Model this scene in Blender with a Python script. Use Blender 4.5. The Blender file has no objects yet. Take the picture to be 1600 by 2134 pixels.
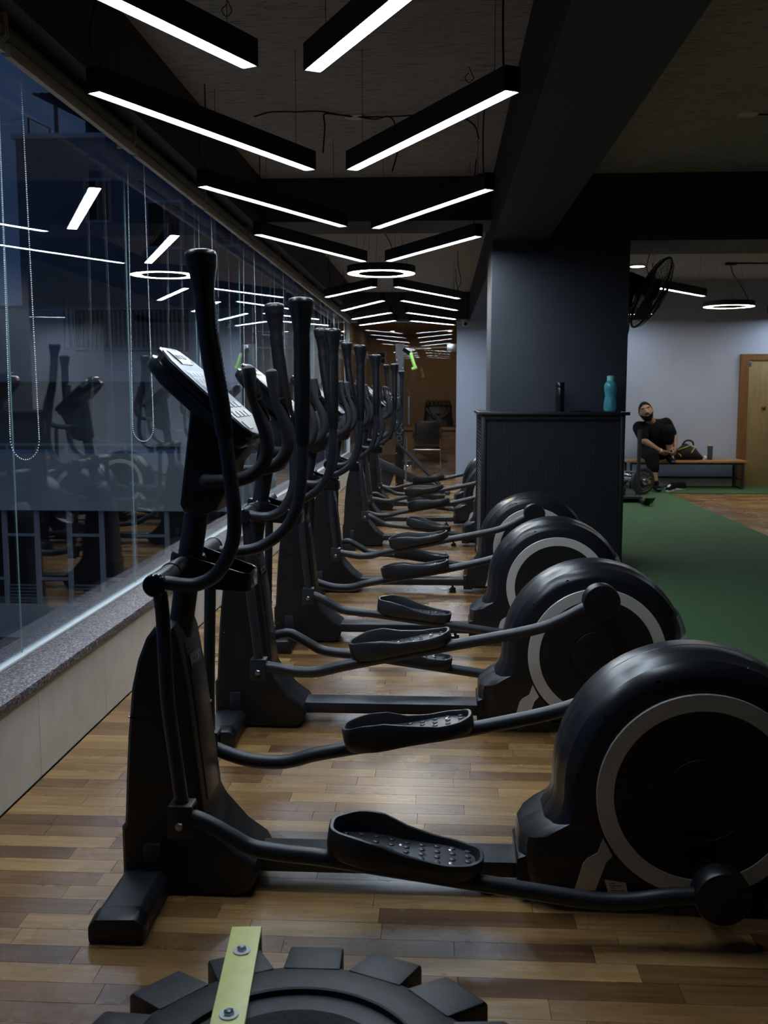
import bpy, bmesh, math, random
from mathutils import Vector, Matrix, Euler

sc = bpy.context.scene
C = sc.collection
R = random.Random(11)
PI = math.pi

# ------------------------------------------------------------------ camera
cd = bpy.data.cameras.new('camera')
cam = bpy.data.objects.new('camera', cd); C.objects.link(cam)
cd.sensor_fit = 'VERTICAL'; cd.sensor_height = 36.0; cd.lens = 2075 * 36.0 / 2134
cam.location = (0, 0, 1.28)
cam.rotation_euler = (math.radians(90 - 6.734), 0, math.radians(3.287))
cd.clip_start = 0.05; cd.clip_end = 200
cd.dof.use_dof = True; cd.dof.focus_distance = 3.6; cd.dof.aperture_fstop = 8.0
sc.camera = cam

# ------------------------------------------------------------------ view, world
vs = sc.view_settings
vs.view_transform = 'Standard'; vs.look = 'None'; vs.gamma = 1.0; vs.use_curve_mapping = False
vs.exposure = 0.55
LAMP = 44.0          # radiance of the cool strip lamps
RING = 30.0          # radiance of the warmer ring lamps

w = bpy.data.worlds.new('dusk_sky'); sc.world = w
w.use_nodes = True
nt = w.node_tree; nt.nodes.clear()
def wn(t): return nt.nodes.new(t)
out = wn('ShaderNodeOutputWorld'); bg = wn('ShaderNodeBackground')
tc = wn('ShaderNodeTexCoord'); mp = wn('ShaderNodeMapping'); nz = wn('ShaderNodeTexNoise'); rp = wn('ShaderNodeValToRGB')
mp.inputs['Scale'].default_value = (1, 1, 2.2)
nz.inputs['Scale'].default_value = 3.2; nz.inputs['Detail'].default_value = 5; nz.inputs['Roughness'].default_value = .55
rp.color_ramp.elements[0].position = .36; rp.color_ramp.elements[0].color = (.0085, .0165, .038, 1)
rp.color_ramp.elements[1].position = .68; rp.color_ramp.elements[1].color = (.024, .045, .096, 1)
nt.links.new(tc.outputs['Generated'], mp.inputs['Vector']); nt.links.new(mp.outputs[0], nz.inputs['Vector'])
nt.links.new(nz.outputs[0], rp.inputs[0]); nt.links.new(rp.outputs[0], bg.inputs[0]); nt.links.new(bg.outputs[0], out.inputs[0])
bg.inputs[1].default_value = 1.0

# ------------------------------------------------------------------ materials
M = {}
def nodes_of(m): return m.node_tree.nodes, m.node_tree.links
def mat(name, col, rough=.5, metal=0., var=.06, scale=40., bump=0., bscale=None, spec=.5, coat=0., stretch=(1, 1, 1), coords='Object', trans=0., sheen=0.):
    m = bpy.data.materials.new(name); m.use_nodes = True
    N, L = nodes_of(m); b = N['Principled BSDF']
    t = N.new('ShaderNodeTexCoord'); mp = N.new('ShaderNodeMapping'); mp.inputs['Scale'].default_value = stretch
    L.new(t.outputs[coords], mp.inputs['Vector'])
    n = N.new('ShaderNodeTexNoise'); n.inputs['Scale'].default_value = scale; n.inputs['Detail'].default_value = 4
    L.new(mp.outputs[0], n.inputs['Vector'])
    r = N.new('ShaderNodeValToRGB')
    r.color_ramp.elements[0].position = .3; r.color_ramp.elements[1].position = .7
    r.color_ramp.elements[0].color = tuple(max(0, c * (1 - var)) for c in col) + (1,)
    r.color_ramp.elements[1].color = tuple(min(1, c * (1 + var)) for c in col) + (1,)
    L.new(n.outputs[0], r.inputs[0]); L.new(r.outputs[0], b.inputs['Base Color'])
    b.inputs['Roughness'].default_value = rough; b.inputs['Metallic'].default_value = metal
    b.inputs['Specular IOR Level'].default_value = spec
    b.inputs['Coat Weight'].default_value = coat
    b.inputs['Transmission Weight'].default_value = trans
    if bump:
        n2 = N.new('ShaderNodeTexNoise'); n2.inputs['Scale'].default_value = bscale or scale * 4; n2.inputs['Detail'].default_value = 3
        L.new(mp.outputs[0], n2.inputs['Vector'])
        bp = N.new('ShaderNodeBump'); bp.inputs['Strength'].default_value = bump; bp.inputs['Distance'].default_value = .004
        L.new(n2.outputs[0], bp.inputs['Height']); L.new(bp.outputs[0], b.inputs['Normal'])
    M[name] = m; return m
def emit(name, col, s):
    m = bpy.data.materials.new(name); m.use_nodes = True
    N, L = nodes_of(m); N.clear()
    o = N.new('ShaderNodeOutputMaterial'); e = N.new('ShaderNodeEmission')
    e.inputs[0].default_value = col + (1,); e.inputs[1].default_value = s
    L.new(e.outputs[0], o.inputs[0]); M[name] = m; return m
def glass(name, tint=(.82, .86, .88), boost=1.0, film=None):
    m = bpy.data.materials.new(name); m.use_nodes = True
    N, L = nodes_of(m); N.clear()
    o = N.new('ShaderNodeOutputMaterial'); mx = N.new('ShaderNodeMixShader'); tr = N.new('ShaderNodeBsdfTransparent')
    g = N.new('ShaderNodeBsdfGlossy'); fr = N.new('ShaderNodeFresnel'); mu = N.new('ShaderNodeMath')
    tr.inputs[0].default_value = tint + (1,); g.inputs['Roughness'].default_value = 0.0; g.inputs[0].default_value = (.95, .97, 1, 1)
    fr.inputs[0].default_value = 1.5; mu.operation = 'MULTIPLY'; mu.inputs[1].default_value = boost; mu.use_clamp = True
    ge = N.new('ShaderNodeNewGeometry'); io = N.new('ShaderNodeMapRange')      # same pane reflectance from both faces
    io.inputs[3].default_value = 1.5; io.inputs[4].default_value = 1 / 1.5
    L.new(ge.outputs['Backfacing'], io.inputs[0]); L.new(io.outputs[0], fr.inputs[0])
    L.new(fr.outputs[0], mu.inputs[0]); L.new(mu.outputs[0], mx.inputs[0]); L.new(tr.outputs[0], mx.inputs[1]); L.new(g.outputs[0], mx.inputs[2])
    L.new(mx.outputs[0], o.inputs[0]); M[name] = m; return m

mat('drum_plastic', (.009, .010, .013), .29, var=.1, scale=300, bump=.012, bscale=900)
mat('housing_plastic', (.0065, .007, .0085), .36, var=.1, scale=300, bump=.06, bscale=900)
mat('black_gloss', (.008, .008, .009), .16)
mat('tube_paint', (.016, .018, .023), .40, var=.1, scale=500, bump=.05, bscale=1500)
mat('foam', (.014, .0145, .017), .62, var=.12, scale=500, bump=.25, bscale=1200)
mat('grip_rubber', (.007, .0072, .008), .34, var=.15, scale=200)
mat('pedal_plastic', (.016, .017, .020), .40, var=.1, scale=400, bump=.06, bscale=1300)
mat('pedal_plate', (.026, .029, .036), .36, var=.1, scale=400, bump=.05, bscale=1300)
mat('disc_black', (.005, .005, .0055), .45)
mat('silver', (.64, .62, .585), .36, metal=.30, var=.04, scale=600)
mat('chrome', (.75, .76, .78), .12, metal=1.)
mat('steel', (.45, .46, .48), .3, metal=1.)
mat('console_face', (.10, .108, .125), .28, var=.04, coat=.3)
mat('key_print', (.15, .16, .185), .3)
mat('key_amber', (.20, .19, .14), .3)
mat('badge_white', (.70, .72, .76), .18, metal=.3)
mat('sticker', (.62, .61, .56), .6)
mat('ink', (.03, .03, .035), .6)
mat('letter_grey', (.30, .31, .33), .5)
mat('beam_paint', (.021, .024, .034), .62, var=.12, scale=6, bump=.1, bscale=90)
mat('pillar_paint', (.034, .039, .052), .55, var=.10, scale=5, bump=.12, bscale=120)
mat('wall_white', (.38, .415, .505), .75, var=.03, scale=3, bump=.08, bscale=150)
mat('wall_plain_dark', (.10, .10, .11), .8)
mat('office_wall', (.40, .325, .26), .7, var=.05, scale=4)
mat('desk_wood', (.26, .14, .065), .42, var=.25, scale=8, stretch=(1, 6, 14))
mat('door_wood', (.25, .175, .075), .5, var=.12, scale=6, stretch=(8, 8, 1))
mat('frame_wood', (.17, .078, .026), .45, var=.15, scale=8, stretch=(8, 8, 1))
mat('bench_wood', (.36, .19, .075), .4, var=.2, scale=7, stretch=(1, 9, 9))
mat('fixture_black', (.013, .014, .017), .5)
mat('cable', (.012, .012, .013), .6)
mat('rubber', (.017, .018, .020), .55, var=.3, scale=25, bump=.2, bscale=140)
mat('yellow_steel', (.78, .77, .30), .42, var=.06, scale=30)
mat('leather_black', (.020, .019, .018), .35, var=.2, scale=60, bump=.15, bscale=200)
mat('leather_brown', (.055, .034, .018), .33, var=.2, scale=50, bump=.15, bscale=200)
mat('lime', (.42, .75, .16), .45)
mat('cloth_black', (.0032, .0032, .0045), .9, var=.2, scale=90, bump=.3, bscale=60, spec=.15)
mat('skin_tone', (.30, .17, .105), .5, var=.08, scale=30)
mat('hair_black', (.0035, .003, .003), .8, var=.3, scale=150, bump=.5, bscale=300, spec=.15)
mat('lip', (.22, .085, .07), .5)
mat('eye_white', (.22, .19, .17), .4)
mat('eye_dark', (.015, .01, .008), .3)
mat('sock_blue', (.06, .075, .16), .7)
mat('shoe_white', (.62, .63, .66), .55)
mat('bag_cloth', (.006, .0065, .008), .8, var=.2, scale=60, bump=.3, bscale=250)
mat('bag_trim', (.38, .42, .03), .6)
mat('smoke_bottle', (.06, .065, .07), .25)
mat('thermos', (.008, .008, .009), .22)
mat('white_plastic', (.62, .62, .60), .5)
mat('ext_wall', (.62, .62, .60), .85, var=.15, scale=1.2)
mat('ext_wall_dark', (.22, .23, .25), .85, var=.2, scale=1.5)
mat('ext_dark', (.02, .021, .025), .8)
mat('ext_metal', (.25, .26, .28), .6)
mat('ext_metal_dim', (.09, .095, .10), .5)
mat('ext_frame', (.45, .47, .50), .6)
mat('curtain', (.30, .16, .09), .9, stretch=(12, 12, 1), var=.4, scale=4)
mat('blind_bar', (.52, .46, .41), .55)
mat('blind_roll', (.24, .215, .20), .7)
mat('chain_white', (.72, .74, .74), .35)
mat('aluminium', (.62, .66, .66), .5)
mat('glass_edge', (.35, .52, .52), .25)
mat('plate_iron', (.022, .022, .024), .5, var=.2)
mat('mesh_wire', (.007, .0075, .009), .45)
mat('mesh_panel', (.034, .038, .050), .6)
mat('sled_steel', (.022, .023, .026), .45)
mat('bottle_cap', (.16, .50, .52), .4)
emit('lamp_cool', (.74, .87, 1.0), LAMP)
emit('lamp_warm', (1.0, .86, .66), RING)
emit('downlight', (1.0, .97, .90), 20.)
emit('downlight_warm', (1.0, .74, .40), 70.)
emit('lcd', (.75, .85, 1.0), 1.1)
glass('window_glass', (.92, .95, .96), 1.0)
glass('partition_glass', (.88, .85, .82), 1.1)
# translucent teal bottle
m = mat('teal_plastic', (.10, .42, .50), .18, trans=.35, var=.05)
# granite
m = mat('granite', (.11, .09, .085), .42, var=.2)
N, L = nodes_of(m)
vz = N.new('ShaderNodeTexVoronoi'); vz.inputs['Scale'].default_value = 170
t = N.new('ShaderNodeTexCoord'); L.new(t.outputs['Object'], vz.inputs['Vector'])
r = N.new('ShaderNodeValToRGB'); r.color_ramp.interpolation = 'CONSTANT'
for i, (p, c) in enumerate([(0, (.03, .03, .035)), (.28, (.16, .15, .16)), (.5, (.20, .10, .08)), (.68, (.075, .07, .075)), (.85, (.30, .29, .31))]):
    e = r.color_ramp.elements[i] if i < 2 else r.color_ramp.elements.new(p)
    e.position = p; e.color = c + (1,)
sp = N.new('ShaderNodeSeparateColor'); L.new(vz.outputs['Color'], sp.inputs[0]); L.new(sp.outputs[0], r.inputs[0])
L.new(r.outputs[0], N['Principled BSDF'].inputs['Base Color'])
# beige wall tile
m = mat('wall_tile', (.60, .545, .47), .45, var=.08, scale=9, bump=.05, bscale=200)
mat('grout', (.30, .27, .23), .8)
# concrete / brushed plaster slab
m = mat('ceiling_plaster', (.26, .25, .245), .85, var=.12, scale=2.2, bump=.6, bscale=5)
N, L = nodes_of(m)
mp2 = N.new('ShaderNodeMapping'); mp2.inputs['Scale'].default_value = (4.5, 34, 1)
t = N.new('ShaderNodeTexCoord'); L.new(t.outputs['Object'], mp2.inputs['Vector'])
n3 = N.new('ShaderNodeTexNoise'); n3.inputs['Scale'].default_value = 2.6; n3.inputs['Detail'].default_value = 6; n3.inputs['Roughness'].default_value = .68
L.new(mp2.outputs[0], n3.inputs['Vector'])
r = N.new('ShaderNodeValToRGB'); r.color_ramp.elements[0].position = .34; r.color_ramp.elements[0].color = (.12, .115, .115, 1)
r.color_ramp.elements[1].position = .47; r.color_ramp.elements[1].color = (.40, .375, .36, 1)
L.new(n3.outputs[0], r.inputs[0]); L.new(r.outputs[0], N['Principled BSDF'].inputs['Base Color'])
bp = [n for n in N if n.type == 'BUMP'][0]; L.new(n3.outputs[0], bp.inputs['Height']); bp.inputs['Distance'].default_value = .006
# turf
m = mat('turf', (.046, .112, .038), .9, var=.45, scale=220, bump=.9, bscale=420)
# wood strips: shade attribute per piece + grain
m = bpy.data.materials.new('wood_strip'); m.use_nodes = True; M['wood_strip'] = m
N, L = nodes_of(m); b = N['Principled BSDF']
at = N.new('ShaderNodeAttribute'); at.attribute_name = 'shade'
geo = N.new('ShaderNodeNewGeometry'); mp = N.new('ShaderNodeMapping'); mp.inputs['Scale'].default_value = (1.6, 26, 1)
ad = N.new('ShaderNodeVectorMath'); ad.operation = 'ADD'
cx = N.new('ShaderNodeCombineXYZ'); ml = N.new('ShaderNodeMath'); ml.operation = 'MULTIPLY'; ml.inputs[1].default_value = 37.
L.new(at.outputs['Fac'], ml.inputs[0]); L.new(ml.outputs[0], cx.inputs[0]); L.new(ml.outputs[0], cx.inputs[2])
L.new(geo.outputs['Position'], ad.inputs[0]); L.new(cx.outputs[0], ad.inputs[1]); L.new(ad.outputs[0], mp.inputs['Vector'])
n = N.new('ShaderNodeTexNoise'); n.inputs['Scale'].default_value = 2.4; n.inputs['Detail'].default_value = 7; n.inputs['Roughness'].default_value = .6; n.inputs['Distortion'].default_value = .6
L.new(mp.outputs[0], n.inputs['Vector'])
r1 = N.new('ShaderNodeValToRGB'); e = r1.color_ramp.elements
e[0].position = 0; e[0].color = (.125, .058, .021, 1); e[1].position = 1; e[1].color = (.410, .245, .094, 1)
x = r1.color_ramp.elements.new(.5); x.color = (.255, .136, .050, 1)
L.new(at.outputs['Fac'], r1.inputs[0])
r2 = N.new('ShaderNodeValToRGB'); r2.color_ramp.elements[0].position = .33; r2.color_ramp.elements[0].color = (.62, .58, .55, 1)
r2.color_ramp.elements[1].position = .66; r2.color_ramp.elements[1].color = (1.12, 1.12, 1.12, 1)
L.new(n.outputs[0], r2.inputs[0])
mx = N.new('ShaderNodeMix'); mx.data_type = 'RGBA'; mx.blend_type = 'MULTIPLY'; mx.inputs[0].default_value = 1
L.new(r1.outputs[0], mx.inputs[6]); L.new(r2.outputs[0], mx.inputs[7]); L.new(mx.outputs[2], b.inputs['Base Color'])
n5 = N.new('ShaderNodeTexNoise'); n5.inputs['Scale'].default_value = 5; n5.inputs['Detail'].default_value = 5
L.new(geo.outputs['Position'], n5.inputs['Vector'])
mr = N.new('ShaderNodeMapRange'); mr.inputs[3].default_value = .265; mr.inputs[4].default_value = .285
L.new(n5.outputs[0], mr.inputs[0]); L.new(mr.outputs[0], b.inputs['Roughness'])
mat('floor_joint', (.10, .06, .032), .6)

# ------------------------------------------------------------------ mesh helpers
def crom(pts, n=8):
    P = [Vector(p) for p in pts]; P = [P[0] * 2 - P[1]] + P + [P[-1] * 2 - P[-2]]
    o = []
    for i in range(1, len(P) - 2):
        a, b, c, d = P[i - 1:i + 3]
        for k in range(n):
            t = k / n
            o.append(.5 * ((2 * b) + (c - a) * t + (2 * a - 5 * b + 4 * c - d) * t * t + (3 * b - a - 3 * c + d) * t ** 3))
    o.append(P[-2]); return o
def lerps(tab, x):
    if x <= tab[0][0]: return tab[0][1]
    for (a, va), (b, vb) in zip(tab, tab[1:]):
        if x <= b:
            t = (x - a) / (b - a); t = t * t * (3 - 2 * t); return va + (vb - va) * t
    return tab[-1][1]
class MB:
    def __init__(s): s.v = []; s.f = []
    def add(s, vv, ff):
        o = len(s.v); s.v += [tuple(p) for p in vv]; s.f += [tuple(i + o for i in f) for f in ff]; return s
    def box(s, x0, x1, y0, y1, z0, z1, mtx=None):
        vv = [Vector((x, y, z)) for x in (x0, x1) for y in (y0, y1) for z in (z0, z1)]
        if mtx: vv = [mtx @ p for p in vv]
        return s.add(vv, [(0, 1, 3, 2), (4, 6, 7, 5), (0, 4, 5, 1), (2, 3, 7, 6), (0, 2, 6, 4), (1, 5, 7, 3)])
    def bar(s, a, b, wd, ht, up=(0, 0, 1)):
        a = Vector(a); b = Vector(b); d = (b - a); l = d.length; d.normalize()
        sx = d.cross(Vector(up))
        if sx.length < 1e-4: sx = Vector((1, 0, 0))
        sx.normalize(); u = sx.cross(d)
        mtx = Matrix((( d.x, sx.x, u.x, a.x), (d.y, sx.y, u.y, a.y), (d.z, sx.z, u.z, a.z), (0, 0, 0, 1)))
        return s.box(0, l, -wd / 2, wd / 2, -ht / 2, ht / 2, mtx)
    def loft(s, rings, cap=True, closed=False):
        n = len(rings[0]); vv = [p for r in rings for p in r]; ff = []
        m = len(rings)
        for i in range(m if closed else m - 1):
            j = (i + 1) % m
            for k in range(n):
                k2 = (k + 1) % n
                ff.append((i * n + k, i * n + k2, j * n + k2, j * n + k))
        if cap and not closed:
            ff.append(tuple(range(n))); ff.append(tuple((m - 1) * n + k for k in range(n)))
        return s.add(vv, ff)
    def prism(s, outl, y0, y1):
        return s.loft([[(x, y0, z) for x, z in outl], [(x, y1, z) for x, z in outl]])
    def tube(s, pts, r, seg=12, cap=True, sq=None):
        P = [Vector(p) for p in pts]; n = len(P)
        rr = r if isinstance(r, (list, tuple)) else [r] * n
        T = [((P[min(i + 1, n - 1)] - P[max(i - 1, 0)]).normalized()) for i in range(n)]
        u = T[0].orthogonal().normalized(); rings = []
        for i in range(n):
            if i:
                q = T[i - 1].rotation_difference(T[i]); u = q @ u
                u = (u - T[i] * u.dot(T[i])).normalized()
            v = T[i].cross(u)
            rings.append([P[i] + (u * math.cos(2 * PI * k / seg) + v * math.sin(2 * PI * k / seg)) * rr[i] for k in range(seg)])
        return s.loft(rings, cap)
    def lathe(s, prof, o=(0, 0, 0), ax=(0, 0, 1), seg=24, closed=False):
        o = Vector(o); ax = Vector(ax).normalized(); u = ax.orthogonal().normalized(); v = ax.cross(u)
        return s.loft([[o + ax * h + (u * math.cos(2 * PI * k / seg) + v * math.sin(2 * PI * k / seg)) * rd for k in range(seg)] for rd, h in prof], not closed, closed)
    def sphere(s, c, r, seg=12, rings=8, sc3=(1, 1, 1)):
        c = Vector(c)
        rg = []
        for i in range(1, rings):
            a = PI * i / rings
            rg.append([c + Vector((math.sin(a) * math.cos(2 * PI * k / seg) * sc3[0], math.sin(a) * math.sin(2 * PI * k / seg) * sc3[1], math.cos(a) * sc3[2])) * r for k in range(seg)])
        n0 = len(s.v); s.loft(rg, False)
        a = len(s.v); s.v += [tuple(c + Vector((0, 0, r * sc3[2]))), tuple(c - Vector((0, 0, r * sc3[2])))]
        for k in range(seg):
            k2 = (k + 1) % seg
            s.f.append((a, n0 + k2, n0 + k)); b = n0 + (rings - 2) * seg; s.f.append((a + 1, b + k, b + k2))
        return s
    def capsule(s, a, b, ra, rb, seg=12):
        a = Vector(a); b = Vector(b); d = b - a; l = max(d.length, 1e-5)
        prof = [(ra * math.sin(t), -ra * math.cos(t)) for t in (.35, .8, 1.2)] + [(ra, 0), (rb, l)] + [(rb * math.cos(t), l + rb * math.sin(t)) for t in (.4, .8, 1.25)]
        return s.lathe(prof, a, d if d.length > 1e-5 else (0, 0, 1), seg)
    def mesh(s, name, bevel=0, segs=2, angle=35, smooth=True):
        me = bpy.data.meshes.new(name); me.from_pydata(s.v, [], s.f)
        bm = bmesh.new(); bm.from_mesh(me)
        bmesh.ops.remove_doubles(bm, verts=bm.verts, dist=1e-6)
        bmesh.ops.recalc_face_normals(bm, faces=bm.faces)
        if bevel:
            ed = [e for e in bm.edges if len(e.link_faces) == 2 and e.calc_face_angle(0) > math.radians(angle)]
            bmesh.ops.bevel(bm, geom=ed, offset=bevel, segments=segs, affect='EDGES', profile=.5, clamp_overlap=True)
        bm.to_mesh(me); bm.free()
        if smooth:
            for p in me.polygons: p.use_smooth = True
            me.set_sharp_from_angle(angle=math.radians(angle))
        return me
    def build(s, name, m, parent=None, bevel=0, segs=2, angle=35, loc=None, smooth=True, label=None):
        return link(name, s.mesh(name, bevel, segs, angle, smooth), m, parent, loc, label)
def link(name, me, m=None, parent=None, loc=None, label=None):
    o = bpy.data.objects.new(name, me); C.objects.link(o)
    if m and not me.materials: me.materials.append(M[m])
    if parent: o.parent = parent
    if loc: o.location = loc
    if label: o['label'] = label
    return o
def tag(o, label, cat, group=None, kind=None):
    o['label'] = label; o['category'] = cat
    if group: o['group'] = group
    if kind: o['kind'] = kind
    return o
def thing(name, label, cat, loc=(0, 0, 0), rotz=0, group=None):
    o = bpy.data.objects.new(name, None); C.objects.link(o); o.empty_display_size = .1
    o.location = loc; o.rotation_euler = (0, 0, rotz)
    return tag(o, label, cat, group)
def struct(name, mb, m, bevel=0, parent=None, label=None):
    o = mb.build(name, m, parent, bevel)
    if not parent: o['kind'] = 'structure'
    if label: o['label'] = label
    return o
def copy_tree(o, parent=None):
    c = o.copy(); C.objects.link(c); c.parent = parent
    for ch in list(o.children): copy_tree(ch, c)
    return c
def textmesh(txt, size, depth, m):
    cu = bpy.data.curves.new('txt', 'FONT'); cu.body = txt; cu.size = size; cu.extrude = depth; cu.align_x = 'CENTER'; cu.align_y = 'CENTER'
    cu.resolution_u = 2
    o = bpy.data.objects.new('txt', cu); C.objects.link(o)
    dg = bpy.context.evaluated_depsgraph_get(); dg.update()
    me = bpy.data.meshes.new_from_object(o.evaluated_get(dg)); me.name = 'lettering'
    bpy.data.objects.remove(o); bpy.data.curves.remove(cu)
    me.materials.clear(); me.materials.append(M[m]); return me
def remesh(mb, vox, smooth_it=4, fac=.6):
    me = bpy.data.meshes.new('r'); me.from_pydata(mb.v, [], mb.f)
    bm = bmesh.new(); bm.from_mesh(me); bmesh.ops.recalc_face_normals(bm, faces=bm.faces); bm.to_mesh(me); bm.free()
    o = bpy.data.objects.new('r', me); C.objects.link(o)
    a = o.modifiers.new('a', 'REMESH'); a.mode = 'VOXEL'; a.voxel_size = vox; a.use_smooth_shade = True
    b = o.modifiers.new('b', 'SMOOTH'); b.iterations = smooth_it; b.factor = fac
    dg = bpy.context.evaluated_depsgraph_get(); dg.update()
    r = bpy.data.meshes.new_from_object(o.evaluated_get(dg)); bpy.data.objects.remove(o)
    for p in r.polygons: p.use_smooth = True
    return r

# ================================================================== SETTING
FX0, FX1 = -1.33, 6.4
YB, YW, YP = -1.6, 14.1, 16.0      # wall behind camera, far right wall, office partition
fl = struct('floor', MB().box(-1.6, FX1, YB, YW + .1, -.12, -.011), 'floor_joint')
struct('floor_back', MB().box(-1.6, 1.9, YW + .1, 21.6, -.12, -.011), 'floor_joint', parent=fl)

# wood strips: one object each for those that show largest, the rest in one mesh
SW = .0715
def strip_mesh(l, sh):
    me = MB().box(0, l - .0012, 0, SW - .0010, -.011, 0).mesh('strip', smooth=False)
    a = me.attributes.new('shade', 'FLOAT', 'FACE')
    for i in range(len(me.polygons)): a.data[i].value = sh
    me.materials.append(M['wood_strip']); return me
bank = {}
rest_v, rest_f, rest_s = [], [], []
count = 0
def lay(x0, x1, y0, y1, singles):
    global count
    y = y0
    while y < y1 - 1e-4:
        x = x0 - R.uniform(0, .45)
        while x < x1:
            l = R.choice((.32, .40, .48, .56)); sh = R.choice((.05, .2, .35, .5, .65, .8, .95, .75, .3))
            xa = max(x, x0); xb = min(x + l, x1)
            if xb - xa > .03:
                if singles and count < 300 and xb - xa > l - 1e-6:
                    k = (l, sh)
                    if k not in bank: bank[k] = strip_mesh(l, sh)
                    link('plank', bank[k], parent=fl, loc=(xa, y, 0)); count += 1
                else:
                    o = len(rest_v); xb -= .0012; yb = y + SW - .0010
                    for (px, py) in ((xa, y), (xb, y), (xb, yb), (xa, yb)): rest_v.extend([(px, py, -.011), (px, py, 0)])
                    for q in ((1, 3, 5, 7), (0, 2, 3, 1), (2, 4, 5, 3), (4, 6, 7, 5), (6, 0, 1, 7)):
                        rest_f.append(tuple(i + o for i in q)); rest_s.append(sh)
            x += l
        y += SW
lay(FX0, 1.12, 1.86, 6.1, True)
lay(FX0, 1.12, 1.86 - SW * 26, 1.86, False)
lay(FX0, 1.12, 1.86 + SW * math.ceil((6.1 - 1.86) / SW - 1e-6), 18.8, False)
lay(2.93, FX1, 13.06 - SW * 175, 13.06 - .01, False)
me = bpy.data.meshes.new('planks_far'); me.from_pydata(rest_v, [], rest_f)
a = me.attributes.new('shade', 'FLOAT', 'FACE')
for i, s_ in enumerate(rest_s): a.data[i].value = s_
o = link('far_planks', me, 'wood_strip', fl); o['kind'] = 'stuff'

# artificial turf
tr = thing('turf_runner', 'green artificial turf runner laid along the gym beside the black pillar', 'turf', (2.0, 7, 0))
MB().box(1.10 - 2, .95, -7.5, .04, -.010, .012).box(1.345 - 2, .95, .04, 1.13, -.010, .012).box(1.10 - 2, .95, 1.13, 13.05 - 7, -.010, .012).build('mat', 'turf', tr)
t2 = thing('turf_strip', 'green turf strip along the white wall under the bench', 'turf', (4.4, 13.5, 0))
MB().box(1.10 - 4.4, FX1 - 4.4, 13.055 - 13.5, YW - .02 - 13.5, -.010, .012).build('mat', 'turf', t2)

# ceiling slab and beams
ZS = 2.84
struct('ceiling', MB().box(-1.56, FX1, YB, YW + .3, ZS, ZS + .15).box(-1.56, 1.9, YW + .3, YP + .3, ZS, ZS + .15), 'ceiling_plaster')
struct('trim_1', MB().box(-1.56, -1.32, YB, YP + .2, 2.478, ZS), 'beam_paint', label='dark painted edge beam above the window')
struct('trim_2', MB().box(.355, .745, YB, 7.40, 2.37, ZS), 'beam_paint', label='dark long ceiling beam running to the pillar')
struct('trim_3', MB().box(.745, FX1, 7.38, 8.10, 2.372, ZS), 'beam_paint', label='dark cross beam right of the pillar')
struct('trim_4', MB().box(-1.32, .355, 7.42, 7.98, 2.53, ZS), 'beam_paint', label='dark cross beam above the ellipticals')
struct('trim_5', MB().box(-1.32, 1.8, 15.55, YP + .2, 2.43, ZS), 'beam_paint', label='dark cross beam above the office partition')
struct('trim_6', MB().box(.42, 1.30, 8.25, 15.55, 2.40, ZS), 'beam_paint', label='dark long beam behind the pillar')
pil = struct('trim_7', MB().box(.355, 1.337, 7.36, 8.06, 0, 2.37), 'pillar_paint', bevel=.004, label='dark painted square pillar')

# walls
struct('wall_far', MB().box(1.8, FX1 + .1, YW, YW + .1, -.02, ZS), 'wall_white')
struct('baseboard_far', MB().box(1.8, 4.06, YW - .012, YW, .012, .10), 'wall_tile')
struct('wall_step', MB().box(1.8, 1.9, YW + .1, YP, -.02, ZS), 'wall_white')
struct('wall_partition', MB().box(.235, 1.8, YP, YP + .12, -.02, 2.43), 'wall_white')
struct('wall_right', MB().box(FX1, FX1 + .1, YB, YW, -.02, ZS), 'wall_plain_dark')
struct('wall_behind', MB().box(-1.7, FX1, YB - .1, YB, -.12, ZS), 'wall_plain_dark')
# low wall under the window with tiles
wl = struct('wall_left', MB().box(-1.62, -1.345, YB, YP, -.10, .315), 'grout')
y = 0.53
while y < YP - .05:
    y2 = min(y + .655, YP)
    MB().box(-1.346, -1.334, y + .0012, y2 - .0012, .003, .313).build('tile', 'wall_tile', wl, bevel=.0015, segs=1)
    y += .655
struct('trim_8', MB().box(-1.62, -1.318, YB, YP, .315, .347), 'granite', bevel=.004, label='speckled granite window sill')
struct('trim_9', MB().box(-1.512, -1.478, YB, YP, .347, .358), 'aluminium', bevel=.002, label='pale sealant strip along the glass')
# window panes
wi = struct('window_1', MB().box(-1.53, -1.49, YB, YP, 2.455, 2.478), 'beam_paint')
for k in range(-2, 10):
    y0 = 3.42 + 1.345 * k
    if y0 > YP: break
    y1 = min(y0 + 1.345 - .003, YP)
    me = MB().box(-1.502, -1.498, max(y0, YB), y1, .352, 2.46).mesh('pane', smooth=False)
    me.materials.append(M['window_glass']); me.materials.append(M['glass_edge'])
    for p in me.polygons:
        if abs(p.normal.x) < .5: p.material_index = 1
    link('pane', me, parent=wi)

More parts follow.
